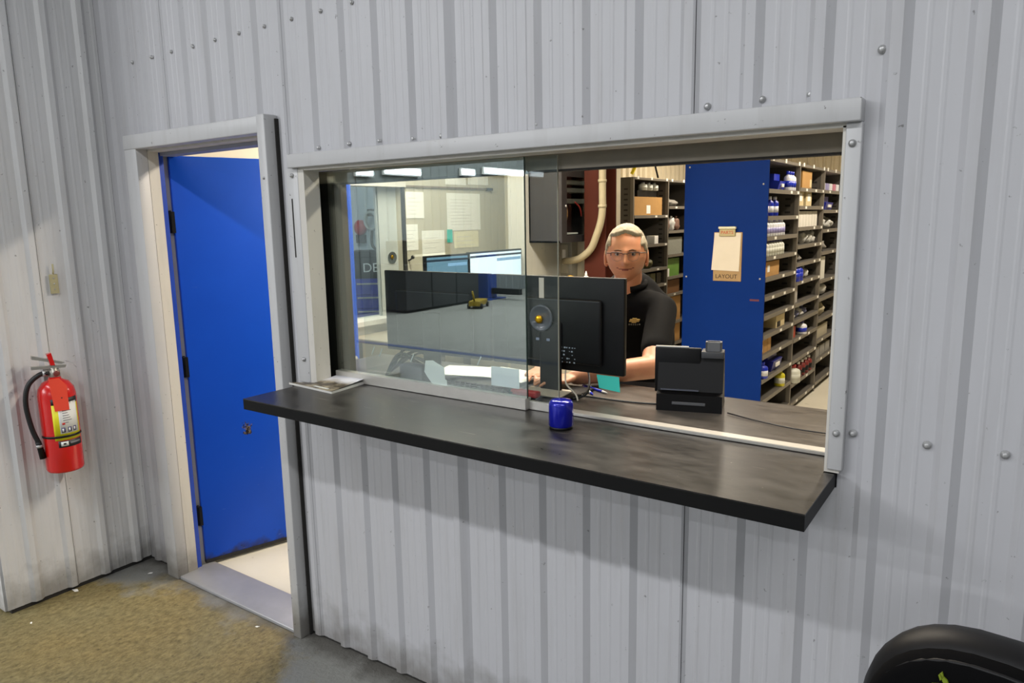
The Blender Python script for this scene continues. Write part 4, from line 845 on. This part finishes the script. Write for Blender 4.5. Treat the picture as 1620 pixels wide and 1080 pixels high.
# head mesh
def head_point(d):
    x, y, z = d
    px, py, pz = .0835*x, .100*y, .1165*z
    if z < -.05:
        k = min(1, (-.05-z)/.85); px *= 1-.19*k**1.4; py *= 1-.10*k if y < 0 else 1-.32*k
    if y < -.4: py *= 1-.06*(abs(x)**2)
    g = lambda cx, cz, sx_, sz_: math.exp(-((x-cx)/sx_)**2-((z-cz)/sz_)**2) if y < 0 else 0
    py -= .026*g(0, -.21, .13, .12)+.017*g(0, -.04, .08, .18)             # nose tip and bridge
    py -= .006*(g(.12, -.24, .07, .07)+g(-.12, -.24, .07, .07))            # nostrils
    py -= .005*g(0, .20, .55, .09)                                          # brow
    py += .009*(g(.38, .06, .17, .10)+g(-.38, .06, .17, .10))               # eye sockets
    py -= .004*(g(.42, -.22, .22, .16)+g(-.42, -.22, .22, .16))             # cheeks
    py -= .006*g(0, -.46, .30, .07); py += .006*g(0, -.455, .44, .018)      # lips and mouth line
    py -= .009*g(0, -.82, .26, .14); py += .004*g(0, -.66, .3, .06)         # chin
    return Vector((px, py, pz))
bm = bmesh.new(); bmesh.ops.create_uvsphere(bm, u_segments=96, v_segments=72, radius=1)
Mh = Matrix.Translation(inv @ HC) @ Matrix.Rotation(HR, 4, 'Z') @ Matrix.Rotation(.03, 4, 'X')
dirs = [v.co.copy() for v in bm.verts]
for v in bm.verts: v.co = head_point(v.co.normalized())
bm.verts.index_update()
hd = MB(); hv = [Mh @ v.co for v in bm.verts]; fsk = []; flp = []
for f in bm.faces:
    cc = sum((dirs[v.index] for v in f.verts), Vector())/len(f.verts)
    lip = cc.y < 0 and abs(cc.x) < .48 and abs(cc.z+.46-.03*(cc.x/.3)**2) < .034*(1-(cc.x/.50)**2)
    (flp if lip else fsk).append([v.index for v in f.verts])
hd.add(hv, fsk, SKIN, True); base = 0
hd.add(hv, flp, LIP, True)
for sgn in (-1, 1):   # ears
    Me = Mh @ Matrix.Translation((sgn*.079, .008, -.008)) @ Matrix.Rotation(sgn*.35, 4, 'Z') @ Matrix.Rotation(-.12, 4, 'X')
    hd.tube([Me @ Vector((sgn*.004, .016*math.cos(a), .031*math.sin(a)-(.006 if a > 3.6 else 0))) for a in [i*.36 for i in range(16)]], .0055, SKIN, 8)
    hd.ell((0, 0, 0), (.006, .015, .028), SKIN, 14, Me)
# join head and body into one mesh
bmj = bmesh.new(); bmj.from_mesh(body); hm_ = hd.mesh('head'); 
off = len(body.materials); bmj.from_mesh(hm_)
bmj.to_mesh(body); bmj.free()
body.materials.append(LIP)
bo = put('body', body, person)
for p in body.polygons: p.use_smooth = True
bm2 = bmesh.new()   # hair cap
def hairline(d):
    x, y, z = d
    front = .66-.10*x*x if y < -.25 else None
    if y < -.25: return z > (.76+.03*math.cos(x*6)-.10*abs(x)) or (abs(x) > .72 and z > .34 and y > -.55) or (abs(x) > .80 and z > .18 and y > -.40)
    if y < .10: return z > .16 or (y > -.12 and z > .02)
    return z > -.55
fs = [[v.index for v in f.verts] for f in bm.faces if hairline(sum((dirs[v.index] for v in f.verts), Vector())/len(f.verts))]
used = sorted({i for f in fs for i in f}); rem = {k: i for i, k in enumerate(used)}; vs = []
cnt = {}
for f in fs:
    for a, b_ in zip(f, f[1:]+f[:1]): cnt[tuple(sorted((a, b_)))] = cnt.get(tuple(sorted((a, b_))), 0)+1
rim = {i for e, c_ in cnt.items() if c_ == 1 for i in e}
for k in used:
    d = dirs[k]; th = (.0015 if k in rim else .0045+.0105*max(0, d.z))+.0022*noise.noise(d*11)
    vs.append(Mh @ (head_point(d)+Vector((d.x, d.y*.9, d.z)).normalized()*th))
MB().add(vs, [[rem[i] for i in f] for f in fs], HAIR, True).build('hair', person); bm.free()
EW = mat('eye_white', (178, 168, 160), .3, var=0); IR = mat('iris', (44, 38, 36), .2, var=0); BR = mat('brow_hair', (112, 80, 56), .8)
for sgn in (-1, 1):
    e = MB().ell((sgn*.031, -.0805, .010), (.0110, .0105, .0085), EW, 16, Mh).build('eye', person); MB().ell((sgn*.031, -.0885, .010), (.0050, .0034, .0050), IR, 12, Mh).build('iris', e)
    MB().tube([Mh @ Vector((sgn*x_, y_, z_)) for x_, y_, z_ in ((.014, -.0985, .024), (.028, -.0965, .0285), (.044, -.086, .025))], [.0026, .0034, .0018], BR, 8).build('eyebrow', person)
    MB().tube([Mh @ Vector((sgn*x_, y_, z_)) for x_, y_, z_ in ((.018, -.0905, .0150), (.031, -.0920, .0190), (.044, -.084, .0150))], .0024, SKIN, 8).build('eyelid', person)
gl = MB(); FRM = mat('glasses_frame', (52, 34, 30), .35)
for sgn in (-1, 1):
    pts = [(sgn*.011, -.110, .016), (sgn*.030, -.109, .019), (sgn*.056, -.097, .018), (sgn*.058, -.096, .006), (sgn*.050, -.100, -.012), (sgn*.030, -.108, -.017), (sgn*.014, -.111, -.011), (sgn*.011, -.110, .016)]
    gl.tube([Mh @ Vector(p) for p in pts[:4]], .0021, FRM, 6); gl.tube([Mh @ Vector(p) for p in pts[3:]], .0008, mat('rim_grey', (120, 104, 96), .4), 6)
    gl.tube([Mh @ Vector(p) for p in ((sgn*.057, -.097, .016), (sgn*.074, -.085, .015), (sgn*.081, -.03, .012), (sgn*.081, .008, .014))], .0019, FRM, 6)
gl.tube([Mh @ Vector(p) for p in ((-.011, -.110, .012), (0, -.113, .014), (.011, -.110, .012))], .0015, FRM, 6)
go = gl.build('glasses', person)
for sgn in (-1, 1): MB().add([Mh @ Vector(p) for p in ((sgn*.012, -.110, .015), (sgn*.030, -.1088, .018), (sgn*.056, -.0972, .017), (sgn*.057, -.0965, .006), (sgn*.050, -.100, -.011), (sgn*.030, -.108, -.016), (sgn*.014, -.1105, -.010))], [tuple(range(7))], glass('lens_glass', 1.2, (.97, .97, .98)) if 'lens_glass' not in _M else _M['lens_glass'], False).build('lens', go)
# shirt, trousers, shoes
sl = []
for sh, el in ((shL, elL), (shR, elR)):
    sl += [('c', W(*sh), W(*(sh+(el-sh)*.70)), .062, .060)]
shirt = blob([('e', (0, 0, .03), (.195, .125, .315), inv @ torsoR), ('e', (0, .0, .17), (.19, .105, .12), inv @ torsoR), ('c', W(-1.245, .975, 1.355), W(-1.50, 1.065, 1.355), .070, .070), ('c', W(-1.385, 1.02, 1.385), W(-1.380, 1.005, 1.440), .088, .074)]+sl, .0075, 14, SHIRT, 'polo')
so = put('polo_shirt', shirt, person)
cp = []
for i in range(25):
    a = -math.pi/2+.35+.22+(2*math.pi-.44)*i/24; cp.append((W(-1.376, 1.000, 1.452)+Vector((.074*math.cos(a), .070*math.sin(a), .024*math.sin(a-.35)))))
MB().tube(cp, .013, SHIRT, 8).build('collar', so)
GOLD = mat('emblem_gold', (196, 168, 96), .4, .4, var=.1); ep = at(1003, 507, 'y', .872); Mm = Matrix.Translation(inv @ ep) @ Matrix.Rotation(.42, 4, 'Z')
MB().prism([(-.020, -.005), (-.008, -.005), (-.010, -.009), (.008, -.009), (.010, -.005), (.020, -.005), (.024, .005), (.010, .005), (.012, .009), (-.006, .009), (-.008, .005), (-.016, .005)], 'y', -.004, .012, GOLD, Mm).build('emblem', so)
for k in range(6): MB().box(-.022+k*.0085, -.017+k*.0085, -.003, .012, -.019, -.015, mat('stitch_grey', (96, 92, 80), .7), Mm).build('stitched_letter', so)
tr = blob([('c', W(-1.30, 1.10, .92), W(-1.28, 1.08, .50), .10, .08), ('c', W(-1.28, 1.08, .50), W(-1.28, 1.12, .08), .08, .065), ('c', W(-1.48, 1.16, .92), W(-1.48, 1.14, .50), .10, .08), ('c', W(-1.48, 1.14, .50), W(-1.47, 1.18, .08), .08, .065), ('e', (0, 0, -.2), (.175, .125, .15), inv @ torsoR)], .012, 4, mat('dark_trousers', (38, 38, 44), .8), 'trousers')
put('trousers', tr, person)
for x, y in ((-1.265, 1.07), (-1.455, 1.13)): MB().ell((0, 0, 0), (.046, .13, .045), BLACKP, 18, inv @ Matrix.Translation((x, y, .045)) @ Matrix.Rotation(.35, 4, 'Z')).build('shoe', person)
hem = elL*.70+shL*.30
MB().bbox(-.018, .018, -.004, .004, -.006, .006, mat('sleeve_patch', (196, 194, 188), .6), .001, 1).build('sleeve_patch', so, tuple(W(*at(1037, 545, 'y', .775))), (0, .45, .4))

# ------------------------------------------------------------------ shop behind the camera (seen only as reflections)
o = thing('tool_bench', 'long dark tool bench against the far left shop wall', 'bench', (-9.7, -9.0, 0)); MB().bbox(-.35, .35, -1.2, 1.1, .84, .92, BLACKP, .01, 1).build('top', o)
for k in range(3): MB().bbox(-.33, .33, -1.16+k*.75, -.44+k*.75, .05, .84, mat('bench_drawers', (34, 36, 40), .5), .01, 1).build('drawer_unit', o)
MB().box(-.3, .3, -.3, .9, .92, 1.35, BLACKP).build('tool_chest', o); MB().box(.3, .34, -.1, .8, 1.05, 1.09, mat('pale_shelf', (200, 190, 170), .5)).build('shelf_strip', o)
o = thing('pallet_jack', 'yellow floor jack parked on the shop floor', 'jack', (-8.75, -9.3, 0), 1.2); o.scale = (.65, .65, .65); JY = mat('jack_yellow', (150, 126, 20), .5)
MB().bbox(-.5, .35, -.18, .18, .08, .24, JY, .02, 1).build('frame', o); MB().tube([(.3, 0, .2), (.5, 0, .55)], .03, JY).build('handle', o)
for x in (-.4, .25):
    for y in (-.2, .2): MB().lathe([(.08, -.03), (.08, .03)], BLACKP, 14, Matrix.Translation((x, y, .08)) @ Matrix.Rotation(math.pi/2, 4, 'X')).build('wheel', o)
o = thing('lift_post', 'blue vehicle lift post standing on the shop floor', 'lift', (-9.6, -10.75, 0)); MB().bbox(-.16, .16, -.16, .16, .02, 1.0, mat('lift_blue', (30, 60, 130), .4), .01, 1).build('post', o); MB().box(-.3, .3, -.3, .3, 0, .02, mat('lift_blue', (30, 60, 130), .4)).build('base_plate', o); MB().box(.16, .9, -.06, .06, .12, .24, BLACKP).build('arm', o)
tag(MB().box(-8.4, -4.2, -5.32, -5.20, .0005, .003, mat('floor_line_blue', (52, 72, 120), .6)).build('floor_line'), 'blue painted line across the shop floor', 'floor marking')
for i, (ya, yb, z) in enumerate(((7.64, 8.03, 2.62), (8.36, 9.35, 2.67), (10.69, 11.12, 2.74), (11.5, 13.9, 2.80))):
    o = thing('wall_light', 'long bright wall light high on the far left shop wall, number %s along' % ('one', 'two', 'three', 'four')[i], 'light', (-10.07, .18-(ya+yb)/2, z)); h = (yb-ya)/2
    MB().box(0, .05, -h-.03, h+.03, -.08, .08, mat('fixture_white', (225, 225, 222), .5)).build('housing', o)
    MB().box(.05, .08, -h, h, -.055, .055, mat('wall_light_glow', (240, 246, 255), var=0, emit=7)).build('diffuser', o)
